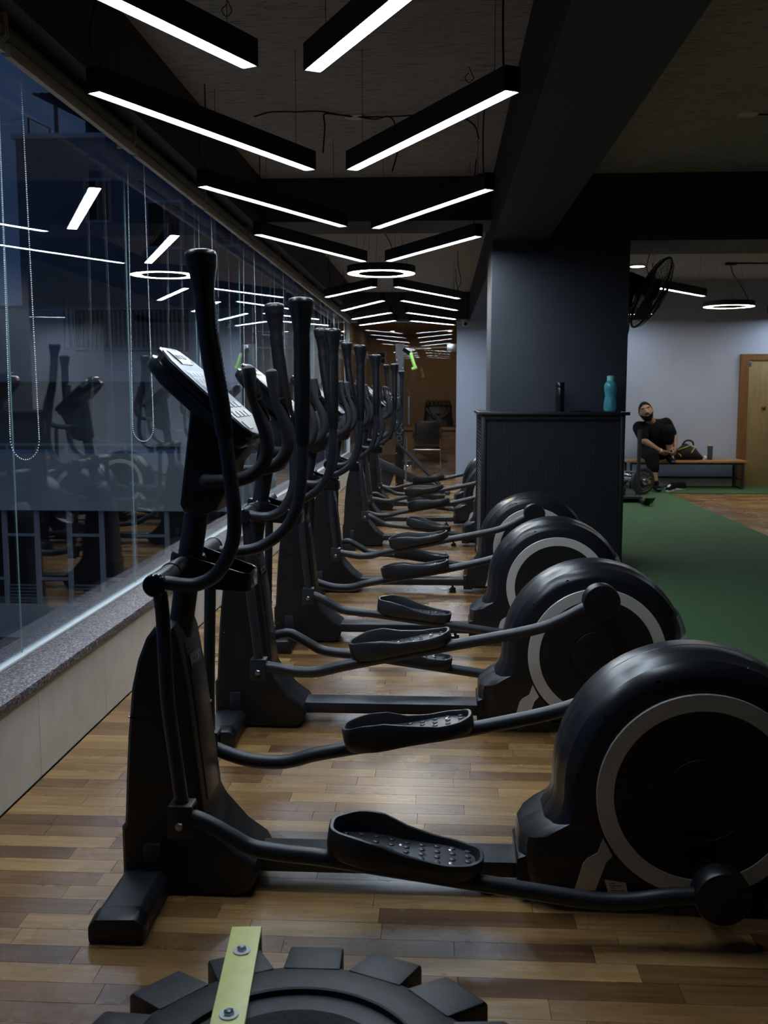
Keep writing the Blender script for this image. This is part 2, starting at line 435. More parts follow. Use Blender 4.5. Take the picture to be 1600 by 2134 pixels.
# office partition: glass panes, door, fitting
wp = struct('window_2', MB().box(-1.5, .235, YP + .01, YP + .05, 2.415, 2.43).box(-1.5, -1.47, YP + .01, YP + .05, 0, 2.43), 'aluminium')
MB().box(-1.47, -.62, YP + .02, YP + .032, .01, 2.415).build('pane', 'partition_glass', wp, smooth=False)
MB().box(-.612, .232, YP + .02, YP + .032, 2.045, 2.415).build('pane', 'partition_glass', wp, smooth=False)
dr = struct('door_2', MB().box(-.612, .225, YP + .02, YP + .032, .012, 2.035), 'partition_glass')
MB().box(.08, .234, YP + .005, YP + .045, 1.955, 2.075).build('patch_fitting', 'steel', dr, bevel=.004)
MB().tube([(-.60, YP + .0, 2.02), (.08, YP + .0, 2.02)], .011, 8).build('head_rail', 'steel', dr)
MB().tube([(-.52, YP - .02, .8), (-.52, YP - .02, 1.25)], .014, 8).build('door_handle', 'steel', dr)

# office behind
struct('wall_office', MB().box(-1.7, 1.9, 21.5, 21.6, -.02, 2.6).box(-1.7, -1.6, YP, 21.5, -.02, 2.6).box(.9, 1.0, YP + .12, 21.5, -.02, 2.6), 'office_wall')
struct('ceiling_office', MB().box(-1.7, 1.9, YP + .2, 21.6, 2.55, 2.65), 'office_wall')
for i, (x_, y_, q) in enumerate([(-1.0, 17.6, 'left one nearer the glass'), (-1.0, 20.4, 'left one deeper inside'), (.20, 17.6, 'right one nearer the glass'), (.16, 20.4, 'right one deeper inside')]):
    t = thing('downlight', 'small warm round ceiling downlight in the office, ' + q, 'ceiling light', (x_, y_, 2.55), group='office downlights')
    MB().lathe([(.045, -.004), (.07, -.008), (.07, 0), (.045, 0)], seg=16, closed=True).build('rim', 'white_plastic', t)
    MB().lathe([(.046, -.003), (.046, 0)], seg=16).build('lens', 'downlight_warm', t)

# door at far right
dj = struct('door_1', MB().box(4.205, 5.05, YW - .045, YW - .005, .01, 1.74), 'door_wood', bevel=.003)
struct('trim_10', MB().box(4.09, 4.20, YW - .06, YW, .012, 1.83).box(5.055, 5.16, YW - .06, YW, .012, 1.83).box(4.2005, 5.0545, YW - .06, YW, 1.745, 1.83), 'frame_wood', label='brown wooden door frame')
MB().box(4.21, 4.235, YW - .052, YW - .045, 1.66, 1.72).build('hinge', 'steel', dj)
o = MB().lathe([(.03, 0), (.032, .012), (.012, .02), (.012, .05)], (4.42, YW - .045, 1.10), (0, -1, 0), 16).build('door_handle', 'frame_wood', dj)

# ================================================================== ELLIPTICAL TRAINERS
def side_path(tab, y): return [(x_, y, z_) for x_, z_ in tab]
H_FWD = [(-.652, .846), (-.632, .848), (-.581, .843), (-.548, .849), (-.514, .870), (-.487, .912), (-.472, .959), (-.470, 1.021), (-.476, 1.082), (-.483, 1.143), (-.489, 1.192)]
G_FWD = [(-.4885, 1.188), (-.495, 1.245), (-.509, 1.325), (-.523, 1.425), (-.529, 1.504), (-.532, 1.551), (-.5345, 1.578), (-.5355, 1.5985)]
H_BCK = [(-.650, .838), (-.632, .836), (-.564, .838), (-.512, .850), (-.460, .882), (-.424, .923), (-.400, .985), (-.391, 1.061), (-.388, 1.12), (-.387, 1.150)]
G_BCK = [(-.387, 1.146), (-.387, 1.21), (-.387, 1.286), (-.387, 1.386), (-.387, 1.459), (-.388, 1.507), (-.389, 1.526), (-.3893, 1.545)]
L_FWD = [(-.650, .842), (-.642, .78), (-.638, .637), (-.633, .545), (-.620, .429), (-.607, .315)]
L_BCK = [(-.652, .842), (-.655, .78), (-.660, .637), (-.663, .545), (-.666, .429), (-.668, .305)]
ARM_LOW = [(-.585, .283), (-.540, .266), (-.490, .238), (-.440, .212), (-.363, .200), (-.277, .1925), (-.10, .168), (.113, .138), (.241, .120), (.340, .107), (.400, .104), (.464, .108), (.537, .120), (.655, .128)]
ARM_HIGH = [(-.590, .288), (-.545, .284), (-.476, .272), (-.400, .272), (-.345, .284), (-.290, .298), (-.10, .338), (.09, .377), (.25, .409), (.35, .430), (.43, .452), (.50, .484), (.565, .520), (.628, .545)]
ARM_HIGH_F = [(-.645, .252), (-.60, .235), (-.544, .221), (-.471, .217), (-.415, .226), (-.35, .245), (-.15, .283), (.052, .320), (.252, .364), (.34, .388), (.40, .41), (.47, .445), (.53, .482), (.60, .512)]
DRUM_O = [(.225, .028), (.206, .075), (.203, .150), (.207, .174), (.228, .191), (.268, .213), (.287, .240), (.297, .274)]
DCX, DCZ, DRD = .640, .310, .343
for k in range(0, 27):
    a = math.radians(176 - k * 5.8)
    DRUM_O.append((DCX + DRD * math.cos(a), DCZ + DRD * math.sin(a)))
DRUM_O += [(.962, .40), (.966, .36), (.966, .09), (.945, .032)]

def sect(s0, tab): pass
def make_pedal(parent, arm, s, high):
    # pedal sits on the straight run of the arm; toe towards the window (-x)
    xa, xb = -.262, .112
    def az(x_):
        for (a, za), (b, zb) in zip(arm, arm[1:]):
            if a <= x_ <= b: return za + (zb - za) * (x_ - a) / (b - a)
        return arm[-1][1]
    za, zb = az(-.277), az(.1)
    ang = math.atan2(zb - za, .377)
    root = bpy.data.objects.new('pedal', None)
    n = 48; half = .187
    outer = [(-.187, .040), (-.12, .043), (-.065, .038), (.01, .018), (.07, .013), (.15, .015), (.187, .020)]
    inner = [(-.187, .044), (-.12, .054), (-.055, .052), (.02, .032), (.09, .018), (.15, .017), (.187, .022)]
    def ring(ins, zf):
        o = []
        for k in range(n):
            t = 2 * PI * k / n
            c, sn = math.cos(t), math.sin(t)
            ex = abs(c) ** .55 * (1 if c > 0 else -1); ey = abs(sn) ** .62 * (1 if sn > 0 else -1)
            wd = lerps([(-.187, .072), (-.09, .082), (.03, .070), (.11, .078), (.187, .070)], ex * half)
            x_ = ex * (half - ins); y_ = ey * (wd - ins)
            f = (y_ / .08 * -s + 1) / 2 if True else 0
            f = max(0, min(1, f))                       # 0 = outer side, 1 = inner side
            h = lerps(outer, ex * half) * (1 - f) + lerps(inner, ex * half) * f
            o.append((x_, y_, zf(h)))
        return o
    mb = MB()
    mb.loft([ring(.010, lambda h: -.004), ring(.004, lambda h: .004), ring(.0, lambda h: .012 + .3 * h), ring(.0, lambda h: h + .018), ring(.003, lambda h: h + .0225), ring(.010, lambda h: h + .0225), ring(.0125, lambda h: h + .018), ring(.017, lambda h: .012)], True)
    me = mb.mesh('pedal', angle=50)
    ob = link('pedal', me, 'pedal_plastic', parent)
    ob.location = (-.083, s * .245, (za + zb) / 2 + .014); ob.rotation_euler = (0, -ang, 0)
    fp = MB(); fp.loft([ring(.0165, lambda h: .011), ring(.0165, lambda h: .0245), ring(.019, lambda h: .0265)], True)
    p = fp.build('footplate', 'pedal_plate', ob)
    st = MB()
    for i in range(9):
        x_ = -.145 + i * .037
        wd = lerps([(-.187, .030), (-.09, .046), (.03, .036), (.11, .044), (.187, .035)], x_)
        for j in range(4):
            y_ = -wd + 2 * wd * j / 3
            st.lathe([(.0078, 0), (.0075, .0022), (.0060, .0030)], (x_, y_, .0262), (0, 0, 1), 12)
    o = st.build('studs', 'pedal_plate', ob); o['kind'] = 'stuff'
    for (x_, y_) in ((-.125, .012), (-.01, .02), (.045, -.014), (.11, .035), (.11, -.035)):
        MB().lathe([(.006, 0), (.006, .001), (.002, .0022)], (x_, y_, .0262), (0, 0, 1), 8).build('screw', 'steel', ob)
    return ob

def grip(parent, path, s, yy):
    P = crom([(x_, yy, z_) for x_, z_ in path], 5)
    n = len(P); rr = []
    tot = sum((P[i + 1] - P[i]).length for i in range(n - 1)); d = 0
    for i in range(n):
        t = d / tot
        rr.append(lerps([(0, .0195), (.08, .0205), (.25, .0225), (.5, .0235), (.62, .0225), (.70, .0240), (.75, .0225), (.80, .0252), (.86, .0285), (.92, .0345), (.97, .0365), (.99, .033), (1.0, .020)], t))
        if i < n - 1: d += (P[i + 1] - P[i]).length
    # flattened slightly front-to-back, with finger bumps
    g = MB().tube(P, rr, 16).build('grip', 'grip_rubber', parent, angle=60)
    # ribbed pad on the back of the grip
    rb = MB()
    for i in range(26):
        t = .22 + .40 * i / 25
        k = t * (n - 1); a = int(k); p = P[a].lerp(P[min(a + 1, n - 1)], k - a)
        tg = (P[min(a + 1, n - 1)] - P[a]).normalized(); nx = Vector((tg.z, 0, -tg.x))
        wd = .010 * math.sin(PI * (i + 1) / 27) + .004
        rb.bar(p + nx * .0206 + Vector((0, -wd, 0)), p + nx * .0206 + Vector((0, wd, 0)), .0045, .0036, up=nx)
    o = rb.build('rib_pad', 'grip_rubber', g); o['kind'] = 'stuff'
    return g

def make_elliptical(near_low):
    t = thing('elliptical_trainer', 'x', 'exercise machine')
    # --- front stabiliser
    st = MB()
    prof = [(-.815, 0), (-.815, .045), (-.800, .066), (-.710, .072), (-.690, .050), (-.690, 0)]
    st.prism(prof, -.30, .30).build('front_stabilizer', 'tube_paint', t, bevel=.006)
    for s in (-1, 1):
        c = MB()
        r0 = [(x_, s * .295, z_) for x_, z_ in [(-.820, 0), (-.820, .048), (-.803, .071), (-.707, .077), (-.685, .052), (-.685, 0)]]
        r1 = [(x_, s * .345, z_ * .92) for x_, z_ in [(-.820, 0), (-.820, .046), (-.803, .066), (-.707, .070), (-.685, .050), (-.685, 0)]]
        c.loft([r0, r1]); c.build('end_cap', 'housing_plastic', t, bevel=.008)
        MB().box(-.752, -.708, s * .108 - .012, s * .108 + .012, .06, .142).build('bracket_tab', 'tube_paint', t, bevel=.004)
    # --- column housing with flared foot
    col_o = [(-.812, .012), (-.812, .178), (-.803, .190), (-.797, .30), (-.789, .416), (-.775, .546), (-.758, .617), (-.735, .674), (-.712, .704), (-.664, .704), (-.652, .668), (-.630, .534), (-.612, .37), (-.596, .226), (-.580, .195), (-.519, .125), (-.468, .088), (-.457, .066), (-.462, .048), (-.482, .014), (-.50, .008)]
    def colr(y_, ins):
        cx_, cz_ = -.69, .33
        return [(x_ + (ins if x_ < cx_ else -ins), y_, min(max(z_, .008), .704 - ins) if z_ > .4 else max(z_ - (0 if z_ < .1 else ins * .2), .008)) for x_, z_ in col_o]
    cb = MB(); cb.loft([colr(-.108, .010), colr(-.100, .002), colr(-.094, 0), colr(.094, 0), colr(.100, .002), colr(.108, .010)])
    ch = cb.build('column_housing', 'housing_plastic', t, angle=25)
    # raised front spine with badge, seam, screw caps
    sp = MB(); sp.loft([[(-.648, y_, .655), (-.626, y_, .534), (-.609, y_, .37), (-.594, y_, .235), (-.604, y_, .235), (-.640, y_, .534), (-.662, y_, .655)] for y_ in (-.062, .062)])
    sp.build('front_spine', 'housing_plastic', ch, bevel=.003)
    MB().prism([(-.7835, .470), (-.619, .450), (-.619, .453), (-.7835, .473)], -.1092, .1092).build('seam', 'black_gloss', ch)
    th = math.atan2(.022, .121)
    nb = Vector((math.cos(th), 0, math.sin(th)))
    bd = MB().box(-.052, .052, -.019, .019, 0, .0018).build('badge', 'black_gloss', ch)
    mtx = Matrix(((0, -math.sin(th), math.cos(th), -.6365), (1, 0, 0, 0), (0, math.cos(th), math.sin(th), .600), (0, 0, 0, 1)))
    bd.matrix_local = mtx
    lt = link('lettering', TXT, None, ch); lt.matrix_local = mtx @ Matrix.Translation((0, 0, .0022))
    for s in (-1, 1):
        for (x_, z_) in ((-.770, .37), (-.795, .10), (-.565, .085)):
            MB().lathe([(.006, 0), (.0045, .001), (.003, .001)], (x_, s * .1078, z_), (0, s, 0), 10).build('screw', 'black_gloss', ch)
    # --- mast, clamp with bottle tray
    MB().tube([(-.675, 0, .66), (-.643, 0, .87), (-.625, 0, .975), (-.60, 0, 1.10)], .031, 20).build('mast', 'tube_paint', t)
    MB().lathe([(.040, -.05), (.046, -.04), (.046, .026), (.041, .034), (.032, .034)], (-.650, 0, .842), (.15, 0, 1), 24).build('mast_clamp', 'black_gloss', t)
    ty = MB(); ow = [(-.640, .885, .795), (-.50, .835, .785), (-.478, .852, .83)]
    def tr_ring(ins, top):
        z = (lambda a, b: a if top else b)
        return [(-.63 + ins, -.078 + ins, z(.880, .800)), (-.492 - ins, -.062 + ins, z(.836, .786)), (-.478 - ins, -.045 + ins, z(.832, .788)), (-.478 - ins, .045 - ins, z(.832, .788)), (-.492 - ins, .062 - ins, z(.836, .786)), (-.63 + ins, .078 - ins, z(.880, .800))]
    ty.loft([tr_ring(0, False), tr_ring(0, True), tr_ring(.004, True), [(x_, y_, z_ + .006) for x_, y_, z_ in tr_ring(.004, False)]])
    ty.build('bottle_tray', 'black_gloss', t, bevel=.0015, segs=1)
    # --- pivot tube
    pv = MB().tube([(-.652, -.285, .846), (-.652, .285, .846)], .0265, 24).build('pivot_tube', 'tube_paint', t)
    for s in (-1, 1):
        MB().lathe([(.0272, 0), (.0272, .012), (.024, .016)], (-.652, s * .285, .846), (0, s, 0), 24).build('end_cap', 'black_gloss', pv)
        MB().lathe([(.029, 0), (.029, .055)], (-.652, s * .10, .846), (0, s, 0), 24).build('collar', 'housing_plastic', pv)
    # --- moving handles, links, arms, pedals, crank covers
    for s in (-1, 1):
        fwd = s < 0; low = near_low if s < 0 else not near_low
        hp, gp, lk = (H_FWD, G_FWD, L_FWD) if fwd else (H_BCK, G_BCK, L_BCK)
        yy = s * .27
        hb = MB(); hb.tube(crom(side_path(hp, yy), 5), .0165, 14); hb.tube(crom(side_path(lk, yy), 4), .0165, 14)
        ho = hb.build('swing_lever', 'tube_paint', t, angle=50)
        grip(ho, gp, s, yy)
        bx_, bz_ = lk[-1]; bz_ -= .042
        br = MB()
        for q in (-1, 1): br.box(bx_ - .029, bx_ + .029, yy + q * .024 - .003, yy + q * .024 + .003, bz_ - .032, bz_ + .045)
        br.box(bx_ - .029, bx_ + .029, yy - .027, yy + .027, bz_ + .036, bz_ + .048)
        bo = br.build('clevis', 'tube_paint', ho, bevel=.004)
        for q in (-1, 1):
            MB().lathe([(.011, 0), (.011, .004), (.0085, .007), (.003, .008)], (bx_, yy + q * .027, bz_), (0, q, 0), 6).build('bolt', 'steel', ho)
        arm = list(ARM_LOW if low else (ARM_HIGH if fwd else ARM_HIGH_F))
        arm = [(bx_, bz_)] + [p for p in arm if p[0] > bx_ + .015]
        MB().tube(crom(side_path(arm, yy), 5), .0205, 14).build('pedal_arm', 'tube_paint', t, angle=50)
        make_pedal(t, arm, s, not low)
        ex, ez = arm[-1]
        cc = MB().lathe([(.058, -.03), (.066, -.024), (.066, .018), (.062, .026), (.010, .027)], (ex, yy, ez), (0, s, 0), 36).build('crank_cover', 'housing_plastic', t)
        for k in range(3):
            a = PI / 2 + k * 2 * PI / 3
            MB().lathe([(.005, 0), (.0035, .001), (.002, .0005)], (ex + .052 * math.cos(a), yy + s * .0265, ez + .052 * math.sin(a)), (0, s, 0), 8).build('screw', 'black_gloss', cc)
        MB().tube([(ex, s * .13, ez), (ex, yy, ez)], .028, 16).build('crank_pin', 'black_gloss', cc)
    # --- fixed handlebar
    B = [(-.452, -.160, 1.333), (-.449, -.160, 1.306), (-.438, -.160, 1.264), (-.424, -.160, 1.221), (-.414, -.160, 1.188), (-.411, -.160, 1.150), (-.421, -.160, 1.118), (-.446, -.160, 1.092), (-.488, -.158, 1.077), (-.545, -.150, 1.073), (-.566, -.130, 1.072), (-.570, -.09, 1.072)]
    B2 = [(x_, -y_, z_) for x_, y_, z_ in reversed(B)]
    hb = MB().tube(crom(B + B2, 4), .0165, 14).build('fixed_handlebar', 'foam', t, angle=50)
    for s in (-1, 1):
        P = crom([(x_, s * .160, z_) for x_, y_, z_ in B[:5]], 5)
        MB().lathe([(.0165, 0), (.0155, .008), (.010, .013), (.003, .015)], P[0], (P[0] - P[1]), 14).build('end_cap', 'foam', hb)
        for (a, b) in ((4, 9), (10, 16)):
            mb = MB(); rg = []
            for i in range(a, b + 1):
                tg = (P[i] - P[i + 1]).normalized(); nx = Vector((tg.z, 0, -tg.x))
                wd = .0125 * math.sin(PI * (i - 3) / 14) + .002
                rg.append([P[i] + nx * q2 + Vector((0, q1, 0)) for q1, q2 in ((-wd, .008), (-wd * .7, .0185), (0, .0205), (wd * .7, .0185), (wd, .008))])
            mb.loft(rg).build('pulse_sensor', 'chrome', hb, angle=60)
    # --- console
    th = math.radians(42.1)
    cm = Matrix(((math.cos(th), 0, math.sin(th), -.668), (0, 1, 0, 0), (-math.sin(th), 0, math.cos(th), 1.378), (0, 0, 0, 1)))
    # local frame: x runs down the face, y across, z out of the face
    outl = [(-.030, -.060), (-.022, -.085), (.02, -.122), (.06, -.130), (.262, -.130), (.290, -.112), (.297, -.07)]
    outl = outl + [(x_, -y_) for x_, y_ in reversed(outl)]
    def cr(ins, z_): return [cm @ Vector((.135 + (x_ - .135) * (1 - ins / .16), y_ * (1 - ins / .13), z_)) for x_, y_ in outl]
    cb = MB(); cb.loft([cr(.020, -.062), cr(.006, -.054), cr(.0, -.034), cr(.0, -.028), cr(.010, -.024), cr(.010, -.016), cr(.0, -.012), cr(.001, -.002), cr(.006, 0)])
    co = cb.build('console', 'black_gloss', t, angle=30)
    fc = MB(); fc.loft([cr(.007, -.001), cr(.007, .0015)]); fo = fc.build('face_panel', 'console_face', co)
    def plate(name, x0, x1, y0, y1, z_, m, par=fo):
        mb = MB(); mb.add([cm @ Vector(p) for p in ((x0, y0, .0015), (x1, y0, .0015), (x1, y1, .0015), (x0, y1, .0015), (x0, y0, z_), (x1, y0, z_), (x1, y1, z_), (x0, y1, z_))],
                          [(0, 1, 2, 3), (4, 5, 6, 7), (0, 1, 5, 4), (1, 2, 6, 5), (2, 3, 7, 6), (3, 0, 4, 7)])
        return mb.build(name, m, co)
    plate('badge_frame', -.012, .038, -.052, .052, .003, 'black_gloss')
    plate('logo_badge', -.008, .034, -.047, .047, .0038, 'badge_white')
    lt = link('lettering', TXT2, None, co)
    lt.matrix_local = cm @ Matrix(((0, -1, 0, .013), (1, 0, 0, 0), (0, 0, 1, .0042), (0, 0, 0, 1)))
    plate('display', .062, .135, -.095, .095, .0022, 'key_print')
    for i in range(3):
        for j in range(5): plate('indicator', .070 + i * .022, .083 + i * .022, -.082 + j * .035, -.058 + j * .035, .0028, 'key_amber' if i == 1 else 'lcd_dim')
    for i in range(2):
        for j in range(4): plate('button', .175 + i * .035, .195 + i * .035, -.088 + j * .048, -.056 + j * .048, .003, 'key_print')
    plate('sticker', .245, .272, -.095, -.045, .003, 'sticker')
    # neck cover under the console
    ncov = [(-.613, 1.262), (-.647, 1.006), (-.638, .988), (-.600, .978), (-.555, .992), (-.535, 1.030), (-.508, 1.11), (-.468, 1.158), (-.50, 1.19)]
    nb_ = MB(); cxn, czn = -.58, 1.1
    nb_.loft([[(cxn + (x_ - cxn) * f, y_, czn + (z_ - czn) * f) for x_, z_ in ncov] for y_, f in ((-.085, .86), (-.078, .97), (-.066, 1), (.066, 1), (.078, .97), (.085, .86))])
    nb_.build('console_neck', 'housing_plastic', t, angle=30)
    # --- base beam and levelling feet
    MB().box(-.52, .40, -.055, .055, .045, .088).build('base_beam', 'tube_paint', t, bevel=.005)
    for (x_, y_) in ((.13, -.04), (.13, .04)):
        MB().lathe([(.022, 0), (.022, .012), (.008, .016), (.008, .05)], (x_, y_, .0), (0, 0, 1), 16).build('levelling_foot', 'black_gloss', t)
    # --- drum housing
    rings = []
    for y_, d in ((-.132, .062), (-.128, .050), (-.116, .030), (-.100, .017), (-.094, .0165), (-.062, .0035), (-.050, 0), (-.003, 0), (0, .0025), (.003, 0), (.050, 0), (.062, .0035), (.094, .0165), (.100, .017), (.116, .030), (.128, .050), (.132, .062)):
        f = 1 - d / .40
        rings.append([(DCX - .02 + (x_ - DCX + .02) * f, y_, max(.02, DCZ + (z_ - DCZ) * f)) for x_, z_ in DRUM_O])
    dm = MB(); dm.loft(rings); dh = dm.build('flywheel_housing', 'drum_plastic', t, angle=24)
    tb = MB()
    tb.loft([[(x_, y_, z_) for x_, z_ in ((.20, .028), (.198, .115), (.222, .125), (.26, .028))] for y_ in (-.09, .09)]); tb.build('front_skirt', 'housing_plastic', t, bevel=.004)
    for s in (-1, 1):
        seg = 72
        MB().lathe([(.264, .126), (.264, .1335), (.258, .1335), (.258, .126)], (DCX, 0, DCZ), (0, s, 0), seg, True).build('gap_ring', 'disc_black', dh)
        MB().lathe([(.256, .130), (.256, .1395), (.2545, .141), (.2145, .141), (.213, .1395), (.213, .130)], (DCX, 0, DCZ), (0, s, 0), seg, True).build('silver_ring', 'silver', t, angle=40, label='silver ring around the black flywheel disc')
        dk = MB().lathe([(.213, .130), (.213, .1375), (.2115, .1385), (.100, .1385), (.098, .1365), (.094, .1365), (.092, .1400), (.060, .1415), (.058, .1400), (.012, .1400)], (DCX, 0, DCZ), (0, s, 0), seg).build('flywheel_disc', 'disc_black', t, angle=30)
        for a0 in (25, 145, 265):
            mb = MB(); rg = []
            for k in range(9):
                a = math.radians(a0 + k * 6.2 + (0 if s < 0 else 40))
                rg.append([(DCX + r_ * math.cos(a), s * y_, DCZ + r_ * math.sin(a)) for r_, y_ in ((.112, .137), (.114, .1400), (.150, .1400), (.152, .137))])
            mb.loft(rg).build('embossed_pad', 'disc_black', dk)
        pl = [(.404, .196), (.428, .150), (.412, .132), (.388, .060), (.338, .060), (.356, .128), (.366, .142), (.392, .158)]
        MB().prism(pl, s * .128, s * .1355).build('silver_bracket', 'silver', t, label='silver strut plate below the ring')
        MB().prism([(.410, .088), (.462, .082), (.468, .056), (.420, .054)], s * .129, s * .1334).build('rating_sticker', 'sticker', t)
        ink = MB()
        for k in range(4): ink.box(.421 + .002 * k, .421 + .002 * k + (.016, .03, .012, .034)[k], s * .1334, s * .1337, .078 - k * .006, .0795 - k * .006)
        o = ink.build('print_lines', 'ink', t); o['kind'] = 'stuff'
        for a in (172, 141, 112, 62, 33):
            ca, sa = math.cos(math.radians(a)), math.sin(math.radians(a))
            MB().lathe([(.0065, .0), (.0065, .0015), (.004, .0015), (.004, -.003)], (DCX + .302 * ca, s * .1262, DCZ + .302 * sa), (0, s, 0), 10).build('screw', 'black_gloss', dh)
        MB().lathe([(.0075, .0), (.0075, .003), (.004, .003)], (.262, s * .118, .085), (0, s, 0), 10).build('screw', 'steel', dh)
    # silver trim and black tail at the rear
    mb = MB(); ar = [(DCX + r_ * math.cos(math.radians(a)), DCZ + r_ * math.sin(math.radians(a))) for r_, angs in ((1, (28, 24, 20, 16, 12, 9)), (0, (9, 12, 16, 20, 24, 28))) for a in angs for r_ in ((.349,) if r_ else (.268,))]
    def arr(q): return [(DCX + (x_ - DCX) * q, z_ if q == 1 else DCZ + (z_ - DCZ) * q) for x_, z_ in ar]
    mb.loft([[(x_, y_, z_) for x_, z_ in arr(q)] for y_, q in ((-.129, .93), (-.112, .975), (-.09, .992), (-.06, 1), (.06, 1), (.09, .992), (.112, .975), (.129, .93))])
    mb.build('rear_trim', 'silver', t, label='silver trim at the rear of the flywheel housing')
    mb = MB(); mb.loft([[(.86, y_, .02), (.86, y_, .36), (.978, y_, .362), (.990, y_, .335), (.988, y_, .05), (.97, y_, .02)] for y_ in (-.110, .110)]); mb.build('rear_cover', 'housing_plastic', t, bevel=.008)
    MB().box(.80, .90, -.26, .26, .008, .055).build('rear_stabilizer', 'tube_paint', t, bevel=.006)
    for s in (-1, 1):
        MB().lathe([(.024, .0), (.024, .012), (.010, .014), (.010, .04)], (.85, s * .235, 0), (0, 0, 1), 14).build('levelling_foot', 'black_gloss', t)
    return t
mat('lcd_dim', (.20, .22, .26), .3)
TXT = textmesh('ROCKS', .030, .0004, 'letter_grey')
TXT2 = textmesh('ROCKS', .026, .0002, 'ink')
A = make_elliptical(True); Bm = make_elliptical(False)
EL = [  # x offset, y of centre, near pedal low?, label
    (0.00, 2.50, True, 'black elliptical trainer nearest the camera, behind the black tire'),
    (-.055, 3.80, False, 'second elliptical trainer from the camera, near pedal raised with black crank disc up'),
    (-.050, 5.135, True, 'third elliptical trainer from the camera in the window row'),
    (-.050, 6.44, False, 'fourth elliptical trainer, its flywheel right in front of the black mesh cabinet'),
    (-.020, 8.44, True, 'fifth elliptical trainer, the first one behind the mesh cabinet'),
    (-.075, 9.72, False, 'sixth elliptical trainer, half hidden behind the mesh cabinet'),
    (-.060, 11.05, True, 'last elliptical trainer of the row, next to the tall rack machine'),
]
used = {True: False, False: False}
for x_, y_, lo, lab in EL:
    src = A if lo else Bm
    if not used[lo]: o = src; used[lo] = True
    else: o = copy_tree(src)
    o.location = (x_, y_, 0); o['label'] = lab; o['group'] = 'elliptical trainers along the window'

# ================================================================== LAMPS
ZL = 2.33
def strip_light(a, b, label, group, z=ZL, cable=True):
    a = Vector((a[0], a[1], 0)); b = Vector((b[0], b[1], 0)); d = b - a; l = d.length; ang = math.atan2(d.y, d.x)
    t = thing('strip_light', label, 'hanging lamp', (a.x, a.y, z), ang, group)
    h = MB(); wd, ht = .031, .085
    h.loft([[(x_, y_, z_) for y_, z_ in ((-wd, 0), (-wd, ht), (wd, ht), (wd, 0), (wd - .004, 0), (wd - .004, .010), (-wd + .004, .010), (-wd + .004, 0))] for x_ in (0, l)])
    h.box(0, .003, -wd, wd, 0, ht).box(l - .003, l, -wd, wd, 0, ht)
    h.build('housing', 'fixture_black', t)
    MB().box(.003, l - .003, -wd + .0042, wd - .0042, .0035, .008).build('diffuser', 'lamp_cool', t, smooth=False)
    for x_ in (.12, l - .12):
        w_ = MB().tube([(x_, 0, ht), (x_, 0, ZS - z)], .0012, 5).build('suspension_wire', 'cable', t)
    if cable:
        MB().tube(crom([(.06, 0, ht), (.02, .03, ht + .10), (.05, .01, ht + .28), (.04, 0, ZS - z)], 5), .004, 6).build('power_cable', 'cable', t)
    return t
ords = ['first', 'second', 'third', 'fourth']
for i, ((lo, li), (ro, ri)) in enumerate(zip([(2.07, 3.34), (3.57, 4.83), (5.16, 6.43), (6.70, 8.10)], [(2.15, 3.39), (3.64, 4.84), (5.32, 6.51), (6.86, 8.09)])):
    strip_light((-1.225, lo), (-.625, li), ords[i] + ' strip lamp from the camera on the window side, before the ring lamp', 'strip lamps before the ring lamp')
    strip_light((.240, ro), (-.430, ri), ords[i] + ' strip lamp from the camera on the pillar side, before the ring lamp', 'strip lamps before the ring lamp')
for i, ((lo, li), (ro, ri)) in enumerate(zip([(11.0, 9.96), (12.77, 11.43), (14.2, 13.10), (15.45, 14.5)], [(11.25, 9.98), (12.8, 11.44), (14.3, 13.11), (15.45, 14.55)])):
    strip_light((-1.262, lo), (-.665, li), ords[i] + ' strip lamp beyond the ring lamp on the window side', 'strip lamps beyond the ring lamp')
    strip_light((.185, ro), (-.455, ri), ords[i] + ' strip lamp beyond the ring lamp on the pillar side', 'strip lamps beyond the ring lamp')
def ring_light(c, label, r=.300):
    t = thing('ring_light', label, 'hanging lamp', (c[0], c[1], ZL))
    MB().lathe([(r, 0), (r, .062), (r * .67, .062), (r * .67, 0), (r * .675 , 0), (r * .675, .012), (r - .004, .012), (r - .004, 0)], (0, 0, 0), (0, 0, 1), 48, True).build('housing', 'fixture_black', t, angle=40)
    MB().lathe([(r - .005, .003), (r - .005, .010), (r * .68, .010), (r * .68, .003)], (0, 0, 0), (0, 0, 1), 48, True).build('diffuser', 'lamp_warm', t, angle=40)
    for k in range(3):
        a = 2 * PI * k / 3 + .4
        MB().tube([(r * .84 * math.cos(a), r * .84 * math.sin(a), .062), (r * .5 * math.cos(a), r * .5 * math.sin(a), ZS - ZL)], .0012, 5).build('suspension_wire', 'cable', t)
    return t
rl = ring_light((-.535, 8.90), 'round ring lamp hanging over the elliptical row')
MB().tube(crom([(.05, -.22, .06), (.10, -.15, .2), (.03, -.1, .35), (.0, 0, ZS - ZL)], 5), .004, 6).build('power_cable', 'cable', rl)
rl = ring_light((3.455, 12.45), 'round ring lamp hanging near the door and bench')
MB().tube(crom([(.20, -.12, .06), (.10, -.10, .25), (.0, -.12, .38), (-.03, -.1, ZS - ZL)], 5), .005, 6).build('power_cable', 'cable', rl)
strip_light((2.01, 10.07), (2.82, 11.13), 'strip lamp seen through the wall fan', 'strip lamps of the turf area')
strip_light((2.16, 13.62), (2.76, 13.50), 'strip lamp low behind the wall fan against the white wall', 'strip lamps of the turf area')
strip_light((4.22, 13.35), (4.95, 13.95), 'strip lamp at the right edge above the door', 'strip lamps of the turf area')
